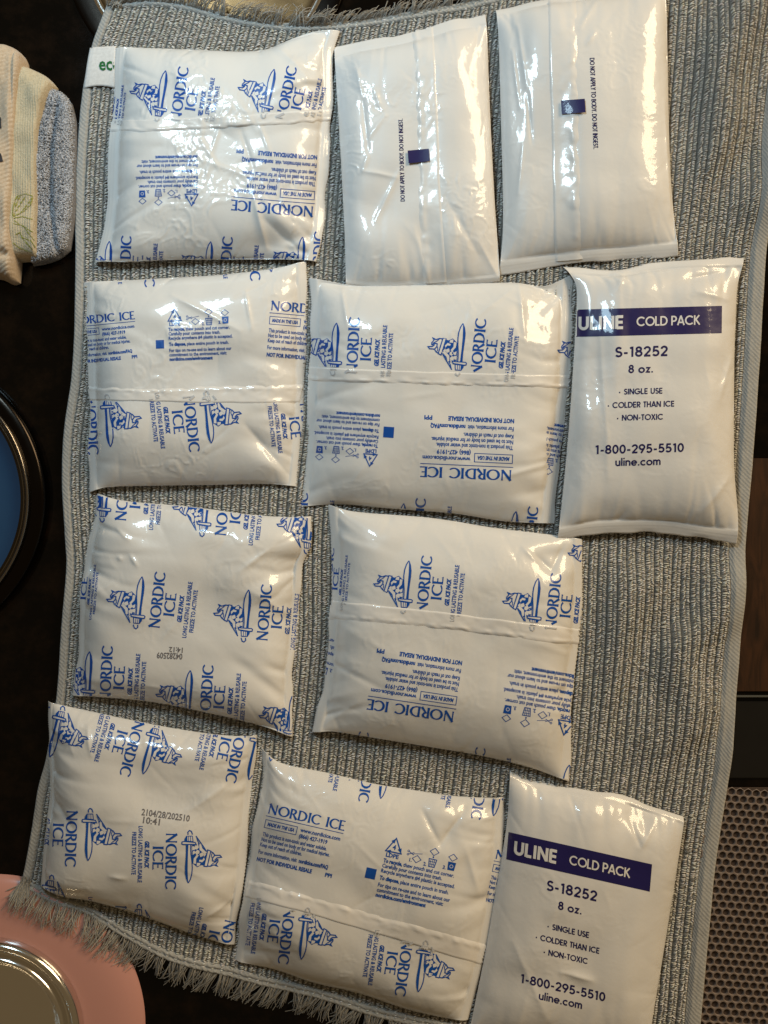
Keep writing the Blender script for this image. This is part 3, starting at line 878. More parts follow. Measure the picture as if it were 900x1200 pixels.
def fringe(at_top, seed):
    rng = np.random.RandomState(seed); VV, FF, TT = [], [], []; off = 0
    n = 1500 if not at_top else 1150
    us = np.sort(rng.uniform(0.0, 1.0, n))
    bundle = np.round(us * (95 if not at_top else 70)); bc = (bundle + .0) / (95 if not at_top else 70)
    brand = rng.normal(0, 1, 200)
    E = TOW(us, np.full(n, 0.0 if at_top else 1.0)); E2 = TOW(us, np.full(n, .012 if at_top else .988))
    dirs = E - E2; dirs /= np.linalg.norm(dirs, axis=1)[:, None]
    for i in range(n):
        x0, y0 = E[i]
        if y0 < -30 or y0 > 1250: continue
        L = rng.uniform(15, 29) if not at_top else rng.uniform(9, 22)
        side = np.array([-dirs[i, 1], dirs[i, 0]]) * (1 if at_top else -1)
        b = int(bundle[i]) % 200
        pull = (bc[i] - us[i]) * 830 * (.55 if not at_top else .3)
        lean = brand[b] * .26 + rng.normal(0, .13) + (-.25 if not at_top else .35)
        curl = rng.normal(0, .48) if not at_top else rng.normal(.35, .55)
        m = 8; pts = []
        z0 = float(towel_z(x0, y0)) + rng.uniform(-.0004, .0014)
        amp = rng.uniform(.0, .0022) if not at_top else rng.uniform(0, .006)
        for k in range(m):
            t = k / (m - 1)
            q = np.array([x0, y0]) - dirs[i] * 3 + dirs[i] * (L + 3) * t * (1 - .18 * curl**2 * t) + side * (pull * t**.8 + lean * L * t + curl * L * .5 * t**2)
            zs_ = float(towel_z(q[0], q[1]))
            rp = math.hypot(q[0] - BOWL_P[0], q[1] - BOWL_P[1]); rt = math.hypot(q[0] - BOWL_T[0], q[1] - BOWL_T[1])
            on_bowl = (rp < BOWL_P[3] + 4) or (rt < BOWL_T[3] + 4 and at_top)
            drop = 0 if on_bowl else .0022 * t
            z = max(.0006, (zs_ + (.0012 if on_bowl else 0)) * (1) + rng.uniform(-.0002, .0002) + amp * math.sin(math.pi * t * .9) + (z0 - float(towel_z(x0, y0))) * (1 - t * .5) - drop)
            X, Y = W(q[0], q[1], .003); pts.append((float(X), float(Y), z))
        pts = np.array(pts); d = np.gradient(pts, axis=0); d /= np.linalg.norm(d, axis=1)[:, None]
        s_ = np.cross(d, [0, 0, 1.0]); s_ /= np.maximum(np.linalg.norm(s_, axis=1), 1e-6)[:, None]; u_ = np.cross(s_, d)
        r = rng.uniform(.00018, .00031); rk = (np.linspace(1, .62, m) * r)[:, None]
        V = np.stack([pts + s_ * rk, pts + u_ * rk, pts - s_ * rk, pts - u_ * rk], 1).reshape(-1, 3)
        F = np.array([[k * 4 + q, k * 4 + (q + 1) % 4, (k + 1) * 4 + (q + 1) % 4, (k + 1) * 4 + q] for k in range(m - 1) for q in range(4)]) + off
        g = np.clip(rng.normal(.85, .2), .3, 1.2); t4 = np.ones((m * 4, 4)); t4[:, :3] = g
        VV.append(V); FF.append(F); TT.append(t4); off += len(V)
    o = link("fringe", mesh_np("fringe", np.vstack(VV), np.vstack(FF), YARN, attr=np.vstack(TT)), towel); o["kind"] = "stuff"


fringe(True, 11); fringe(False, 12)


def corner_tassel(px, py, ang, L, seed, n=70):
    rng = np.random.RandomState(seed); VV, FF, TT = [], [], []; off = 0
    for i in range(n):
        a = math.radians(ang + rng.normal(0, 17)); l = L * rng.uniform(.75, 1.1); m = 6; pts = []
        sx, sy = rng.normal(0, 3), rng.normal(0, 2)
        for k in range(m):
            t = k / (m - 1); q = (px + sx * (1 - .3 * t) + math.cos(a) * l * t, py + sy + math.sin(a) * l * t)
            X, Y = W(q[0], q[1], .003); z = float(towel_z(q[0], q[1])) + .0012 + .0018 * rng.rand() * (1 - t) + .0008 * rng.rand()
            pts.append((float(X), float(Y), z))
        pts = np.array(pts); d = np.gradient(pts, axis=0); d /= np.linalg.norm(d, axis=1)[:, None]
        s_ = np.cross(d, [0, 0, 1.0]); s_ /= np.linalg.norm(s_, axis=1)[:, None]; u_ = np.cross(s_, d); r = .0003
        V = np.stack([pts + s_ * r, pts + u_ * r, pts - s_ * r, pts - u_ * r], 1).reshape(-1, 3)
        F = np.array([[k * 4 + q, k * 4 + (q + 1) % 4, (k + 1) * 4 + (q + 1) % 4, (k + 1) * 4 + q] for k in range(m - 1) for q in range(4)]) + off
        t4 = np.ones((m * 4, 4)); t4[:, :3] = np.clip(rng.normal(.8, .18), .3, 1.1); VV.append(V); FF.append(F); TT.append(t4); off += len(V)
    o = link("corner_tassel", mesh_np("corner_tassel", np.vstack(VV), np.vstack(FF), YARN, attr=np.vstack(TT)), towel); o["kind"] = "stuff"


corner_tassel(32, 1030, 112, 24, 3, 60); corner_tassel(137, 10, -80, 20, 4)


def label_tag():
    n, m = 16, 22
    q = Coons(top=[(106, 57), (137, 56)], right=[(137, 56), (135, 104)], bottom=[(99, 104), (112, 102), (124, 102), (135, 104)], left=[(106, 57), (99, 104)])
    U, V_ = np.meshgrid(np.linspace(0, 1, n), np.linspace(0, 1, m), indexing='ij'); P = q(U, V_)
    z = towel_z(P[..., 0], P[..., 1]) + .0016 + .0012 * np.sin(np.pi * V_) + .0006 * V_ - .0004 * (U < .08)
    x, y = W(P[..., 0], P[..., 1], .004)
    V = np.stack([x, y, z], -1).reshape(-1, 3)
    F = grid_faces(n, m)[:, ::-1]
    me = mesh_np("label_tag", V, F, TAGM)
    o = link("label_tag", me, towel); md = o.modifiers.new("thick", 'SOLIDIFY'); md.thickness = .0003; md.offset = -1
    f = Flat(); put_font(f, "eco", 0, 0, 25, 15.5, .0)
    bv = BVHTree.FromPolygons([Vector(v) for v in V.tolist()], F.tolist()); VV = []
    for a, b in f.v:
        X, Y = W(116 + a, 82 - b, 0); d = (Vector((float(X), float(Y), 0)) - CAMV).normalized()
        h = bv.ray_cast(CAMV, d)[0]; VV.append(h - d * .0003 if h else Vector((float(X), float(Y), .0045)))
    me = bpy.data.meshes.new("lettering"); me.from_pydata([tuple(v) for v in VV], [], f.f); me.materials.append(GREEN)
    link("lettering", me, o)


label_tag()

# ------------------------------------------------------------------ gel ice packs (eight)
GRP = "printed gel ice packs on the towel"
ZB = .0045


def gel(key, label, seed, **kw):
    d = dict(H=.0225, zb=ZB); d.update(kw)
    return Pouch("gel_ice_pack", CO[key], 'h', d.pop('H'), d.pop('zb'), seed, label, "ice pack", GRP, **d)


def logos(p, L, keep=None, ghost=None):
    for (x, y, th, *sc) in L:
        k = sc[0] if sc else 1.0; kx = sc[1] if len(sc) > 1 else k
        p.lay("logo_print", LOGO, (x, y), th, kx, k, keep=keep)
        if ghost:
            g = p.lay("covered_print", LOGO, (x, y), th, kx, k, keep=ghost, mats=[GHOST, SEAM], lift=.00075)
            if g: g["kind"] = "stuff"


def above(edge, ridge):
    e = side_of(edge); r = side_of(ridge)
    return (lambda x, y: e(x, y) < 0), (lambda x, y: (e(x, y) > .6) & (r(x, y) < -6))


def below(edge, ridge):
    e = side_of(edge); r = side_of(ridge)
    return (lambda x, y: e(x, y) > 0), (lambda x, y: (e(x, y) < -.6) & (r(x, y) > 6))


# A: top left
p = gel('A', "shiny printed ice pack at the towel's top left, overlapping the white eco tag", 101, seal=(.055, .045), wr=1.25, crinkle=.45,
        dents=[(320, 285, 34, 16, -25, -2.4), (352, 60, 26, 14, -30, -3.0), (330, 262, 22, 10, 35, 2.0), (190, 112, 30, 26, 0, .7)],
        creases=[(300, 235, 312, 290, 3.5, 1.6), (312, 262, 352, 292, 4, -1.3), (330, 62, 360, 95, 4, .9), (235, 165, 260, 205, 2.2, .7), (262, 155, 250, 190, 2, .6), (305, 150, 320, 190, 2.4, .7), (285, 160, 300, 205, 2, -.6), (240, 195, 300, 215, 2.4, .7)])
ed, rd = [(126, 141), (200, 139), (290, 134), (391, 128)], [(125, 155), (200, 154), (290, 149), (388, 143)]
p.seam(ed, rd); kp, gh = above(ed, rd)
logos(p, [(187, 128, 9, .98), (312, 125, 12, .96), (111, 141, 6, .95, .5)], kp, gh)
logos(p, [(126, 327, 3, .95), (243, 327, 5, .95), (352, 322, 3, .95)], lambda x, y: y > 258)
p.lay("info_print", INFO, (367.5, 242), 184, 1.05, bend=-.4)
p.lay("info_print", INFO, (122, 258), 179, 1.0, keep=lambda x, y: (y < 262))
p.lay("recycling_print", RECYC, (232, 216), 179, .81)
# D: second row left
p = gel('D', "printed ice pack at the left end of the second row, its covering text upright", 104, seal=(.045, .04), crinkle=.3,
        dents=[(200, 345, 40, 10, 0, -.8), (310, 520, 30, 12, 35, -2.0), (320, 545, 16, 9, 20, 1.2)],
        creases=[(205, 350, 285, 392, 3, .9), (290, 345, 298, 390, 2.6, .8), (320, 330, 280, 352, 3, -.8), (290, 500, 345, 565, 4, -1.4)])
ed, rd = [(104, 469), (180, 471), (260, 473), (350, 472)], [(102, 452), (180, 455), (260, 452), (355, 450)]
p.seam(ed, rd); kp, gh = below(ed, rd)
logos(p, [(243, 473, 174), (126.5, 477, 176), (378, 481, 174, .95)], kp, gh)
logos(p, [(190, 283, 174, .95), (312, 275, 172, .95), (75, 290, 175, .95)], lambda x, y: y < 350)
p.lay("recycling_print", RECYC, (197.5, 388), -2.2, .83); p.lay("colour_mark", SQUARE, (187.5, 403.5), -2, .80)
p.lay("info_print", INFO, (85, 381), -5.5, .80); p.lay("info_print", INFO, (317, 363.5), 5, .95)
# E: second row middle
p = gel('E', "wide printed ice pack between the second-row neighbours, tucked under the navy-banner pack", 105, seal=(.035, .05), zs=.0065, H=.0225, crinkle=.22,
        dents=[(630, 380, 18, 40, 10, -1.6), (650, 340, 22, 14, 0, -2.0), (395, 330, 24, 10, 10, -1.6), (620, 575, 30, 14, 20, -1.8)],
        creases=[(608, 332, 612, 395, 3.5, 1.1), (400, 335, 408, 385, 2.8, .9), (640, 345, 672, 330, 4, -1.4), (585, 560, 640, 545, 4, 1.0), (600, 340, 560, 372, 3, .6)])
ed, rd = [(362, 430), (460, 434), (560, 437), (672, 440)], [(362, 447), (460, 450), (560, 453), (668, 456)]
p.seam(ed, rd); kp, gh = above(ed, rd)
logos(p, [(538, 425.5, 5.5), (392, 425, 3), (690, 430, 6)], kp, gh)
logos(p, [(470, 634, 4, .95), (600, 643, 6, .95), (333, 628, 3, .95)], lambda x, y: y > 565)
p.lay("info_print", INFO, (600, 551), 182.5, 1.17, 1.05); p.lay("recycling_print", RECYC, (443, 521), 184, .84); p.lay("colour_mark", SQUARE, (455.5, 506.5), 184, 1.02)
p.lay("recycling_print", RECYC, (694, 540), 190, .84, keep=lambda x, y: x > 640)
# G: third row left, front side
p = gel('G', "printed ice pack in the third row's left place, dotted date stamp upside down", 107, seal=(.035, .035), crinkle=.2,
        dents=[(330, 668, 34, 22, -40, -3.2), (318, 690, 20, 13, -30, 1.6), (345, 640, 16, 14, 0, 1.5), (325, 850, 30, 12, 20, -1.5), (140, 645, 26, 14, 20, -.9)],
        creases=[(285, 668, 322, 640, 4, 1.2), (322, 700, 350, 672, 4, -1.4), (298, 690, 340, 722, 4, .8), (140, 620, 155, 632, 2, .9), (157, 650, 166, 662, 2, .9), (142, 652, 147, 655, 2, .9)])
logos(p, [(161.3, 722, 6.5), (287.3, 737.5, 5), (121.7, 597, 5), (238.8, 614, 6), (361, 634, 6), (102.7, 810, 3), (219.8, 832, 4), (340, 858, 6), (79, 705, 5, .98, .5)])
f = Flat(); put_font(f, "04282509", 0, 0, 30, 7, .002); put_font(f, "14:12", 0, -7, 16, 6, .002)
p.lay("date_stamp", f, (214, 766), 183, 1, mats=[STAMP])
# H: third row right
p = gel('H', "large printed ice pack to the right in the third row, flap seam across its middle", 108, seal=(.035, .035), crinkle=.16, H=.0235,
        dents=[(640, 660, 20, 16, 0, -2.2), (395, 840, 26, 12, 0, -1.5), (560, 632, 60, 14, 5, .8)],
        creases=[(625, 650, 645, 668, 4, -1.6), (645, 668, 660, 640, 4, -1.4), (610, 640, 630, 660, 3, .9), (380, 850, 420, 820, 4, .7)])
ed, rd = [(388, 703), (474, 712), (580, 725), (683, 737)], [(387, 727), (474, 733), (580, 745), (681, 758)]
p.seam(ed, rd); kp, gh = above(ed, rd)
logos(p, [(474.7, 703.5, 5.5), (625.5, 724, 6), (374, 694, 5, .98, .5), (700, 668, 8, .96)], kp, gh)
logos(p, [(400, 906, 8, .95), (536, 924, 9, .95), (660, 940, 9, .95)], lambda x, y: side_of([(360, 835), (680, 880)])(x, y) > 0)
p.lay("info_print", INFO, (533, 834), 188.5, 1.12, 1.05); p.lay("recycling_print", RECYC, (675, 833), 190, .98)
p.lay("recycling_print", RECYC, (452, 800), 200, .9, keep=lambda x, y: x < 392)
# I: bottom row left, front side
p = gel('I', "printed ice pack at the lower left above the pink bowl, grey date stamp mid-face", 109, seal=(.03, .035), crinkle=.2,
        dents=[(275, 1060, 26, 16, -40, -2.4), (255, 930, 26, 14, -30, 1.2), (70, 955, 16, 12, 30, -2.0), (60, 900, 10, 20, 0, -1.5)],
        creases=[(245, 1070, 280, 1050, 4, 1.2), (225, 945, 270, 915, 4, .9), (55, 930, 90, 965, 4, -1.2), (135, 1020, 152, 1022, 3, .9), (105, 850, 112, 880, 3, .9)])
logos(p, [(105, 962, 182), (221.7, 988, 181), (180, 862, 195), (70, 842, 194), (301.5, 868, 192), (161.7, 1074, 184), (288, 1094, 192), (58, 1040, 190)])
f = Flat(); put_font(f, "2104/28/202510", 0, 0, 57, 7.5, .002); put_font(f, "10:41", 3, -9, 20, 7.5, .002)
p.lay("date_stamp", f, (165.5, 955), 8, 1, mats=[STAMP])
# J: bottom row middle
p = gel('J', "printed ice pack in the middle of the bottom row, its upright text above a seam", 110, seal=(.035, .04), crinkle=.18,
        dents=[(515, 945, 18, 20, 0, 1.8), (525, 980, 12, 12, 0, -2.0), (545, 1015, 14, 40, 10, -1.6), (300, 915, 14, 14, 0, 1.0)],
        creases=[(495, 948, 515, 985, 3.5, -1.3), (515, 985, 545, 948, 3.5, -1.5), (300, 925, 312, 955, 3, .9), (545, 990, 560, 1040, 4, 1.0)])
ed, rd = [(288, 1052), (350, 1068), (480, 1106), (582, 1137)], [(292, 1030), (350, 1046), (480, 1082), (576, 1108)]
p.seam(ed, rd); kp, gh = below(ed, rd)
logos(p, [(358.8, 1078, 187), (496.7, 1116, 188), (632, 1140, 190)], kp, gh)
logos(p, [(325, 848, 190, .96), (454, 892, 190, .96), (586, 912, 190, .96)], lambda x, y: side_of([(300, 925), (595, 985)])(x, y) < 0)
p.lay("info_print", INFO, (313.5, 953), 13, 1.0); p.lay("recycling_print", RECYC, (449, 1010), 12.5, .98); p.lay("colour_mark", SQUARE, (434.5, 1023.5), 12.5, 1.0)
p.lay("info_print", INFO, (580, 1006), 12, .9)

# ------------------------------------------------------------------ cold packs (four)
GRP2 = "plain white cold packs on the towel"


def cold(key, label, seed, **kw):
    d = dict(H=.0195, zb=ZB); d.update(kw); d['wr'] = d.get('wr', 1) * .6
    return Pouch("cold_pack", CO[key], 'v', d.pop('H'), d.pop('zb'), seed, label, "cold pack", GRP2, mat=FILM2, rise=(5.5, .72), side=(3.8, .74), serr=.25, nA=200, nC=130, **d)


def warn(text_rot):
    f = Flat(); put_geo(f, "DO NOT APPLY TO BODY. DO NOT INGEST.", 0, 0, 100, 5.2, .17); return f


def mark():
    f = Flat(); f.fill([(0, 0), (27, 0), (27, 15.5), (0, 15.5)], 0, 0, 2.4); return f


p = cold('B', "blank white cold pack, back up, right beside the top-left printed pack", 120, seal=(.045, .02), wr=.9, crinkle=.3, lowamp=1.2, H=.018,
         dents=[(450, 245, 26, 34, 35, -1.8), (495, 295, 20, 30, 0, -1.8), (560, 305, 24, 24, 30, -1.6), (425, 160, 22, 70, 0, .5)],
         creases=[(418, 85, 425, 120, 2.2, .8), (425, 120, 432, 185, 2.4, -.9), (438, 110, 448, 135, 2, .7), (432, 185, 425, 205, 2.4, .8), (425, 205, 465, 212, 2.4, .8), (468, 205, 440, 262, 3, 1.1), (452, 140, 430, 170, 2, .7), (520, 235, 560, 300, 5, -1.0), (485, 270, 500, 325, 5, 1.0), (560, 285, 585, 325, 4, .9)])
p.seam([(508, 32), (511, 90), (515, 180), (519, 260), (524, 330)], [(482, 36), (486, 90), (489, 180), (491, 260), (496, 332)])
p.lay("warning_print", warn(1), (474.5, 236), -91.5, .97, mats=[NAVY]); p.lay("colour_mark", mark(), (478.5, 192), -5, .95, mats=[NAVY], lift=.0013)
p = cold('C', "blank white cold pack, back up, at the top by the bare towel", 121, seal=(.03, .045), wr=.75, crinkle=.12, lowamp=.8,
         dents=[(607, 110, 10, 70, 2, -1.3), (760, 260, 40, 26, 35, -1.4), (650, 60, 40, 60, 0, .3)],
         creases=[(606, 30, 616, 110, 2.2, .8), (616, 110, 622, 172, 2.2, -.9), (600, 60, 608, 130, 2, .8), (612, 172, 606, 230, 2.4, .7), (676, 40, 700, 0, 3, .8), (684, 60, 694, 45, 2.4, .8), (778, 120, 786, 250, 3, .8)])
p.seam([(641, -12), (643, 60), (646, 150), (648, 250), (650, 306)], [(676, -14), (677, 60), (679, 150), (681, 250), (684, 303)])
p.lay("warning_print", warn(1), (691, 68), 87.6, 1.07, mats=[NAVY]); p.lay("colour_mark", mark(), (658.5, 134.5), -4, 1.02, mats=[NAVY], lift=.0013)


def uline(p, o, ex, ey, kx):
    th = math.degrees(math.atan2(ex[1], ex[0])); sx = math.hypot(*ex)
    b = Flat(); b.fill([(0, 0), (176, 0), (176, -32), (0, -32)], 0, 0, 2.6)
    bn = p.lay("banner", b, o, th, sx, ey=ey, mats=[NAVY])
    f = Flat(); put_geo(f, "ULINE", 8, -24, 54, 15.5, .22, 0); put_geo(f, "COLD PACK", 76, -21.5, 75, 11.2, .16, 0, 0)
    p.lay("lettering", f, o, th, sx, ey=ey, mats=[FILM2], lift=.00026, parent=bn)
    f = Flat()
    put_geo(f, "S-18252", 51, -57, 63, 12, .19); put_geo(f, "8 oz.", 67, -76, 30, 9.6, .19)
    put_geo(f, "• SINGLE USE", 56, -101, 52, 6.8, .19); put_geo(f, "• COLDER THAN ICE", 43, -116.5, 79, 6.8, .19); put_geo(f, "• NON-TOXIC", 54, -131.5, 55, 6.8, .19)
    put_geo(f, "1-800-295-5510", 29, -170, 105, 10.4, .19); put_geo(f, "uline.com", 53, -184.5, 54, 9.4, .175)
    p.lay("text_print", f, o, th, sx, ey=ey, mats=[NAVY])


p = cold('F', "upright white cold pack with navy banner at the right end of the second row", 122, seal=(.035, .045), zs=.0095, wr=1.0, crinkle=.1, lowamp=1.5, zb=.005, H=.0215,
         dents=[(700, 400, 12, 90, 3, -1.5), (718, 420, 10, 90, 3, .8), (820, 325, 34, 10, -15, -2.6), (728, 325, 14, 12, 0, 1.6), (705, 600, 26, 16, 0, -1.6), (845, 450, 12, 50, 0, -1.2)],
         creases=[(806, 328, 850, 318, 3.5, -1.6), (812, 345, 850, 352, 4, .9), (722, 340, 732, 316, 3, 1.0), (740, 336, 728, 316, 3, -.8), (700, 380, 708, 560, 5, .8), (838, 470, 855, 420, 4, .7), (818, 600, 850, 560, 5, .9), (715, 625, 730, 600, 4, -1.0)])
uline(p, (670, 363), (1.0, -.026), (-.012, 1.0), 1)
p = cold('K', "tilted white cold pack with navy banner at the bottom, corner nearest the honeycomb mat", 123, seal=(.02, .03), wr=1.0, crinkle=.12, lowamp=1.5,
         dents=[(752, 960, 20, 14, 20, -2.4), (742, 972, 8, 12, -15, 1.6), (620, 1140, 30, 20, -30, -1.0), (680, 1140, 16, 8, 20, .8)],
         creases=[(736, 955, 748, 990, 3.5, -1.4), (748, 990, 768, 962, 3.5, 1.3), (655, 1132, 690, 1142, 3, .9), (600, 1100, 640, 1190, 5, .7)])
uline(p, (596, 975), (.955, .215), (-.085, 1.0), 1)


# ------------------------------------------------------------------ folded cloths at the upper left
def cloth_slab(name, label, coons, H, seed, mat, zb=.001, nA=90, nC=60, fn=None, attr=None, zref=.014, exp=(5, .5), part="cloth_body"):
    A, C = np.meshgrid(np.linspace(0, 1, nA), np.sin(np.linspace(-1, 1, nC) * math.pi / 2), indexing='ij')
    P = coons((C + 1) / 2, A); PX, PY = P[..., 0], P[..., 1]
    b = np.clip(1 - np.abs(2 * A - 1)**14, 0, 1)**.5 * np.clip(1 - np.abs(C)**exp[0], 0, 1)**exp[1]
    z = zb + .002 + (H - zb) * b + .0012 * vnoise(PX / 14, PY / 22, seed) * b
    if fn: z = z + fn(PX, PY, A, C) * np.clip(b * 2, 0, 1)
    x, y = W(PX, PY, zref); cx, cy = W(*coons(np.array(.5), np.array(.5)), 0); o = np.array([float(cx), float(cy), 0])
    Vt = np.stack([x, y, z], -1).reshape(-1, 3) - o; Vb = Vt.copy(); Vb[:, 2] = zb
    n = nA * nC; per = np.r_[np.arange(nC), np.arange(1, nA) * nC + nC - 1, (nA - 1) * nC + np.arange(nC - 2, -1, -1), np.arange(nA - 2, 0, -1) * nC]; pn = np.roll(per, -1)
    F = np.vstack([grid_faces(nA, nC, 0), grid_faces(nA, nC, n, True), np.stack([per, per + n, pn + n, pn], 1)[:, ::-1]])
    r = thing(name, o, label, "cloth", "folded cloths stacked beside the towel")
    link(part, mesh_np(part, np.vstack([Vt, Vb]), F, mat), r)
    r_vt = [Vector(v) for v in (Vt + o).tolist()]
    bv = BVHTree.FromPolygons(r_vt, grid_faces(nA, nC, 0).tolist())
    return r, o, bv


def cast(bv, px, py):
    X, Y = W(px, py, 0); d = (Vector((float(X), float(Y), 0)) - CAMV).normalized(); return bv.ray_cast(CAMV, d)


CREAM = cloth("cream_ribbed_cotton", (.44, .345, .245), (.54, .43, .32), 700, bump=.5)
IVORY = cloth("ivory_knit_cotton", (.46, .385, .255), (.55, .47, .33), 900, bump=.9)
TERRY = cloth("blue_grey_terry_ground", (.10, .105, .13), (.22, .23, .27), 900, bump=.6)
TLOOP = cloth("blue_grey_terry_loops", (.40, .41, .45), (.52, .52, .55), 900, attr=True)
OLIVE = cloth("olive_leaf_print", (.20, .22, .03), (.30, .30, .06), 500)
DARKP = cloth("dark_print", (.02, .025, .03), (.04, .04, .05), 500)

# blue-grey terry, lowest of the three
q = Coons(top=[(36, 103), (55, 100), (68, 103), (80, 116)], right=[(80, 116), (86, 142), (86, 200), (84, 255), (78, 290)], bottom=[(34, 308), (50, 305), (66, 299), (78, 290)], left=[(36, 103), (34, 200), (34, 308)])
fold = lambda x, y, A, C: -.0035 * np.exp(-((x - (66 + 6 * np.sin(y / 45))) / 3.2)**2) * np.clip((y - 112) / 25, 0, 1) + .0012 * np.sin(y / 19 + x / 11)
r, o, bv = cloth_slab("folded_terry_cloth", "blue-grey looped terry cloth, folded, nearest the grey towel", q, .0105, 71, TERRY, fn=fold, zref=.010, exp=(8, .5))
rng = np.random.RandomState(9); pts = q(rng.uniform(.0, 1, 9000), rng.uniform(.0, 1, 9000))
Cn, Nn = [], []
for a, b in pts:
    h = cast(bv, a, b)
    if h[0] is not None: Cn.append(tuple(h[0] - Vector(o))); Nn.append(tuple(h[1]))
Cn = np.array(Cn); n = len(Cn); an = rng.uniform(0, 2 * math.pi, n); Dr = np.stack([np.cos(an), np.sin(an), 0 * an], 1); Sd = np.stack([-np.sin(an), np.cos(an), 0 * an], 1)
L = rng.uniform(.0005, .0010, n); h_ = rng.uniform(.0004, .0010, n); one = np.ones(n)
g = np.clip(rng.normal(.8, .28, n), .15, 1.2); t4 = np.stack([g, g, g * 1.0, one], 1)
V, F, T = tubes(Cn, Dr, Sd, [(-L, 0 * h_, one * .7), (-L * .35, h_, one), (L * .35, h_, one), (L, 0 * h_, one * .7)], rng.uniform(.0002, .00034, n), t4)
ob = link("terry_loops", mesh_np("terry_loops", V, F, TLOOP, attr=T), r); ob["kind"] = "stuff"

# ivory cloth with leaf print
q = Coons(top=[(10, 76), (24, 72), (40, 77), (52, 84), (59, 92)], right=[(59, 92), (53, 112), (48, 128), (44, 160), (42, 250), (42, 303)], bottom=[(8, 302), (25, 300), (42, 303)], left=[(10, 76), (9, 180), (8, 302)])
knit = lambda x, y, A, C: .00025 * np.sin(x * 2.2) + .0002 * np.sin(y * 2.0 + x) + .0007 * np.exp(-((A - .025) / .01)**2)
r, o, bv = cloth_slab("folded_leaf_cloth", "ivory cloth with olive leaf print, folded, middle of the small stack", q, .0165, 72, IVORY, fn=knit, nA=150, nC=60, exp=(12, .5), zref=.016)
f = Flat()
for st in ([(15, 253), (16, 240), (20, 230), (30, 227), (38, 230), (36, 240), (28, 248), (15, 254)], [(15, 253), (22, 242), (30, 230)], [(17, 247), (20, 236), (24, 229)], [(24, 250), (32, 240), (37, 232)],
           [(14, 256), (26, 254), (38, 257)], [(15, 262), (26, 264), (38, 272)], [(16, 258), (28, 266), (40, 282)], [(18, 275), (24, 272), (26, 279), (38, 292)], [(15, 284), (22, 290), (38, 296)], [(26, 278), (36, 282), (41, 290)]):
    f.line([(a, -b) for a, b in st], .75, step=1.5)
VV = []; okv = []
for a, b in f.v:
    h = cast(bv, a, -b); okv.append(h[0] is not None); VV.append(tuple(h[0] + h[1] * .0004 - Vector(o)) if h[0] is not None else (0, 0, 0))
link("leaf_print", mesh_np("leaf_print", np.array(VV), [t for t in f.f if all(okv[i] for i in t)], OLIVE), r)

# cream ribbed cloth, on top
q = Coons(top=[(-34, 44), (-10, 43), (6, 45), (17, 52), (21, 60)], right=[(21, 60), (23, 78), (20, 105), (18, 140), (15, 200), (12, 260), (13, 300), (11, 324)], bottom=[(-34, 318), (-10, 320), (4, 326), (11, 324)], left=[(-34, 44), (-36, 180), (-34, 318)])
rib = lambda x, y, A, C: .0006 * np.abs(np.sin((y + .012 * (x + 20)**2 + 1.5 * vnoise(x / 20, y / 30, 5)) * math.pi / 5.0)) + .0012 * vnoise(x / 9, y / 40, 6) - .0016 * np.exp(-((x - 15) / 1.6)**2) - .003 * np.exp(-((y - 298) / 5)**2 - ((x - 6) / 8)**2)
r, o, bv = cloth_slab("folded_ribbed_cloth", "cream ribbed cotton cloth, folded, at the left border of the picture", q, .021, 73, CREAM, fn=rib, nA=420, nC=70, exp=(14, .5), zref=.0195)
f = Flat(); f.fill([(-6, -136), (1.5, -138), (2, -150), (-6, -153)]); f.fill([(-6, -178), (1, -180), (3.5, -189), (-6, -190)])
VV = []; okv = []
for a, b in f.v:
    h = cast(bv, a, -b); okv.append(h[0] is not None); VV.append(tuple(h[0] + h[1] * .0004 - Vector(o)) if h[0] is not None else (0, 0, 0))
link("dark_print", mesh_np("dark_print", np.array(VV), [t for t in f.f if all(okv[i] for i in t)], DARKP), r)


# ------------------------------------------------------------------ bowls
def lathe(prof, mat, n=160):
    """prof: (radius px, z m)"""
    P = np.array(prof, float); m = len(P); a = np.linspace(0, 2 * math.pi, n, endpoint=False)
    V = np.stack([np.outer(np.cos(a), P[:, 0] * S), np.outer(np.sin(a), P[:, 0] * S), np.tile(P[:, 1], (n, 1))], -1).reshape(-1, 3)
    i, j = np.meshgrid(np.arange(n), np.arange(m - 1), indexing='ij'); i2 = (i + 1) % n
    F = np.stack([i * m + j, i2 * m + j, i2 * m + j + 1, i * m + j + 1], -1).reshape(-1, 4)
    return mesh_np("lathe", V, F[:, ::-1], mat)


def smoothprof(pts, n=40): return [tuple(p) for p in spline([(a * .001, b) for a, b in pts], n) * [1000, 1]]


def metal(name, c, rough, wav=0):
    a = N(name); a.set(Base_Color=c, Metallic=1.0, Roughness=rough)
    tc = a.n('ShaderNodeTexCoord'); n = a.n('ShaderNodeTexNoise', Scale=45.0, Detail=3.0); a.l(tc.outputs['Object'], n.inputs['Vector'])
    b = a.n('ShaderNodeBump', Strength=.12, Distance=.001); a.l(n.outputs['Fac'], b.inputs['Height']); a.l(b.outputs[0], a.b.inputs['Normal'])
    m = a.n('ShaderNodeMapRange'); m.inputs['To Min'].default_value = rough * .7; m.inputs['To Max'].default_value = rough * 1.5
    a.l(n.outputs['Fac'], m.inputs['Value']); a.l(m.outputs[0], a.b.inputs['Roughness'])
    return a.m


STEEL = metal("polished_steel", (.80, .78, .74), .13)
WARMST = metal("warm_reflection_steel", (.12, .068, .030), .20)  # brown base colour carries the warm light this steel would reflect
RIMST = metal("mid_tone_steel", (.26, .235, .20), .16)  # mid-tone steel, darker than the polished one
DKST = metal("dark_steel", (.022, .018, .015), .2)


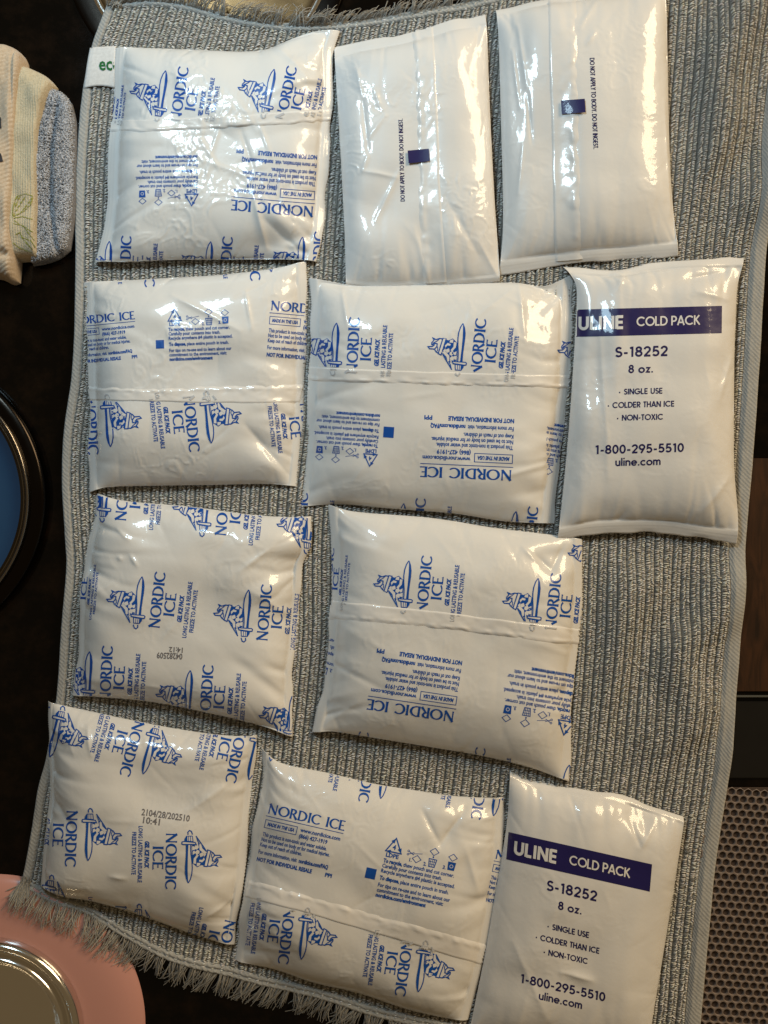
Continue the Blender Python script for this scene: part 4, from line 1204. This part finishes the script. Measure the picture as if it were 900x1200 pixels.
def paint(name, c, rough, coat=.3):
    a = N(name); a.set(Base_Color=c, Roughness=rough, Coat_Weight=coat, Coat_Roughness=.08)
    tc = a.n('ShaderNodeTexCoord'); n = a.n('ShaderNodeTexNoise', Scale=60.0, Detail=4.0); a.l(tc.outputs['Object'], n.inputs['Vector'])
    m = a.n('ShaderNodeMapRange'); m.inputs['To Min'].default_value = rough * .75; m.inputs['To Max'].default_value = rough * 1.3
    a.l(n.outputs['Fac'], m.inputs['Value']); a.l(m.outputs[0], a.b.inputs['Roughness'])
    return a.m


def place(px, py, z=0): x, y = W(px, py, z); return (float(x), float(y), 0)


# blue bowl (left edge)
r = thing("blue_bowl", place(BOWL_L[0], BOWL_L[1], .012), "round blue dish with thin shiny steel rim at the left border", "bowl")
link("dish", lathe([(0, .006)] + smoothprof([(40, .006), (110, .0062), (135, .0075), (146, .0105)], 20), paint("blue_enamel", (.011, .052, .128), .42, .15)), r)
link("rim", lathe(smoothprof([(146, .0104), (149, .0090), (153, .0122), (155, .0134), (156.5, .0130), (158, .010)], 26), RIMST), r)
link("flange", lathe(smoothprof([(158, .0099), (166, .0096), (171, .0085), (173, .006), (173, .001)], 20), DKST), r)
# steel bowl (top edge)
r = thing("steel_dish", place(BOWL_T[0], BOWL_T[1], .003), "warm shining shallow steel dish peeking out over the towel's top fringe", "dish")
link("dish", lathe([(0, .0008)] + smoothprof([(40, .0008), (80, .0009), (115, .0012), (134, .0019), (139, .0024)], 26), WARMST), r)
link("rim", lathe(smoothprof([(139, .0024), (141, .0030), (144, .0030), (146, .0026)], 18), STEEL), r)
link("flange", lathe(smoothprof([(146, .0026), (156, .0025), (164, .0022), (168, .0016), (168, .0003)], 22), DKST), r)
# pink bowl (lower left)
r = thing("pink_bowl", place(BOWL_P[0], BOWL_P[1], .006), "wide glossy pink bowl with steel insert below the fringe corner", "bowl")
link("flange", lathe(smoothprof([(104, .0080), (112, .0085), (130, .0083), (147, .0074), (160, .0058), (169, .0037), (174, .0018), (176, .0004)], 40), paint("pink_plastic", (.52, .26, .225), .24, .8)), r)
link("insert_rim", lathe(smoothprof([(109, .0085), (107, .0130), (103, .0148), (99, .0140), (96, .0105), (92, .0096), (89, .0118), (86, .0128), (83, .0118), (80, .0070)], 80), STEEL), r)
link("insert_dish", lathe(smoothprof([(80, .0070), (74, .0030), (66, .0016), (58, .0022), (48, .0014), (30, .0010), (0.01, .0010)], 40), STEEL), r)


# ------------------------------------------------------------------ right side: wooden board, black tray, honeycomb mat
def wood():
    a = N("varnished_wood_painted_shade"); a.set(Roughness=.35, Coat_Weight=.3)
    tc = a.n('ShaderNodeTexCoord'); mp = a.n('ShaderNodeMapping'); mp.inputs['Scale'].default_value = (40, 7, 7); a.l(tc.outputs['Object'], mp.inputs['Vector'])
    n = a.n('ShaderNodeTexNoise', Scale=4.0, Detail=6.0, Distortion=1.4); a.l(mp.outputs[0], n.inputs['Vector'])
    r = a.n('ShaderNodeValToRGB'); r.color_ramp.elements[0].position = .3; r.color_ramp.elements[0].color = (.012, .0045, .0018, 1); r.color_ramp.elements[1].position = .72; r.color_ramp.elements[1].color = (.055, .02, .007, 1)  # brown grain, with the shade over the board put into its base colour
    a.l(n.outputs['Fac'], r.inputs['Fac']); a.l(r.outputs['Color'], a.b.inputs['Base Color'])
    return a.m


def box_px(name, x0, y0, x1, y1, z1, mat, bev, parent=None, z0=.0004):
    a, b = W(x0, y0, z1); c, d = W(x1, y1, z1)
    return link(name, slab(name, float(a), float(c), float(d), float(b), z0, z1, mat, bev), parent)


WOOD = wood()
o = box_px("wooden_board", 835, 536, 1000, 811, .0014, WOOD, .0005); tag(o, "brown varnished board, darkened by painted shade, beside the towel's right hem", "board")
blk = paint("black_lacquer", (.004, .004, .0045), .3, .2)
o = thing("black_tray", place(900, 870), "black lacquered tray with a painted highlight edge between board and honeycomb mat", "tray")
ox, oy, _ = o.location
t_ = box_px("tray_panel", 815, 822, 1000, 912, .0014, blk, .0006); t_.parent = o; t_.location = (-ox, -oy, 0)
t_ = box_px("edge_highlight", 815, 815, 1000, 817.4, .0020, paint("highlight_grey", (.09, .09, .08), .3), .0003); t_.parent = o; t_.location = (-ox, -oy, 0); t_.rotation_euler = (0, 0, 0)  # paler strip painting the highlight along the tray's upper rim


def honeycomb():
    r = thing("honeycomb_mat", place(880, 1060), "brown honeycomb rubber mat at the lower right border", "mat")
    ox, oy, _ = r.location
    pitch = 9.6 * S; a0 = math.radians(-4.5); ca, sa = math.cos(a0), math.sin(a0)
    cx0, cy0 = W(880, 1090, .004); Vs, Fs = [], []
    nh = 12; rh = pitch * .425; rr = pitch / math.sqrt(3) * 1.0
    zt, zl = .0024, .0007
    for j in range(-34, 35):
        for i in range(-17, 18):
            lx = (i + .5 * (j % 2)) * pitch; ly = j * pitch * .866
            x = float(cx0) + lx * ca - ly * sa; y = float(cy0) + lx * sa + ly * ca
            px = 450 + x / (S * (D - .004) / D); py = 600 - y / (S * (D - .004) / D)
            if px < 800 or px > 985 or py < 924 + (px - 855) * .09 or py > 1260: continue
            b = len(Vs)
            for k in range(nh):
                th = a0 + math.pi / 6 * k + math.pi / 6
                sect = ((k * 30) % 60); rad = rr if sect == 0 else rr * math.cos(math.pi / 6)
                Vs.append((x - ox + math.cos(th) * rad, y - oy + math.sin(th) * rad, zt - .0003))
                Vs.append((x - ox + math.cos(th) * (rh + (rad - rh) * .45), y - oy + math.sin(th) * (rh + (rad - rh) * .45), zt))
                Vs.append((x - ox + math.cos(th) * rh, y - oy + math.sin(th) * rh, zt - .0004))
                Vs.append((x - ox + math.cos(th) * rh * .93, y - oy + math.sin(th) * rh * .93, zl))
            for k in range(nh):
                k2 = (k + 1) % nh
                for q in range(3): Fs.append((b + k * 4 + q, b + k2 * 4 + q, b + k2 * 4 + q + 1, b + k * 4 + q + 1))
    a = N("tan_rubber"); a.set(Base_Color=(.20, .155, .13), Roughness=.6)
    me = mesh_np("cell_walls", np.array(Vs), np.array(Fs), a.m, smooth=True)
    bm = bmesh.new(); bm.from_mesh(me); bmesh.ops.remove_doubles(bm, verts=bm.verts, dist=1e-5); bm.to_mesh(me); bm.free()
    ob = link("cell_walls", me, r); ob["kind"] = "stuff"
    n = N("brown_rubber"); n.set(Base_Color=(.060, .038, .028), Roughness=.7)
    x0, y0 = W(790, 922, .001); x1, y1 = W(990, 1262, .001)
    t_ = link("backing_sheet", slab("backing_sheet", float(x0) - ox, float(x1) - ox, float(y1) - oy, float(y0) - oy, 0.0003, .0009, n.m, .0003), r)


honeycomb()
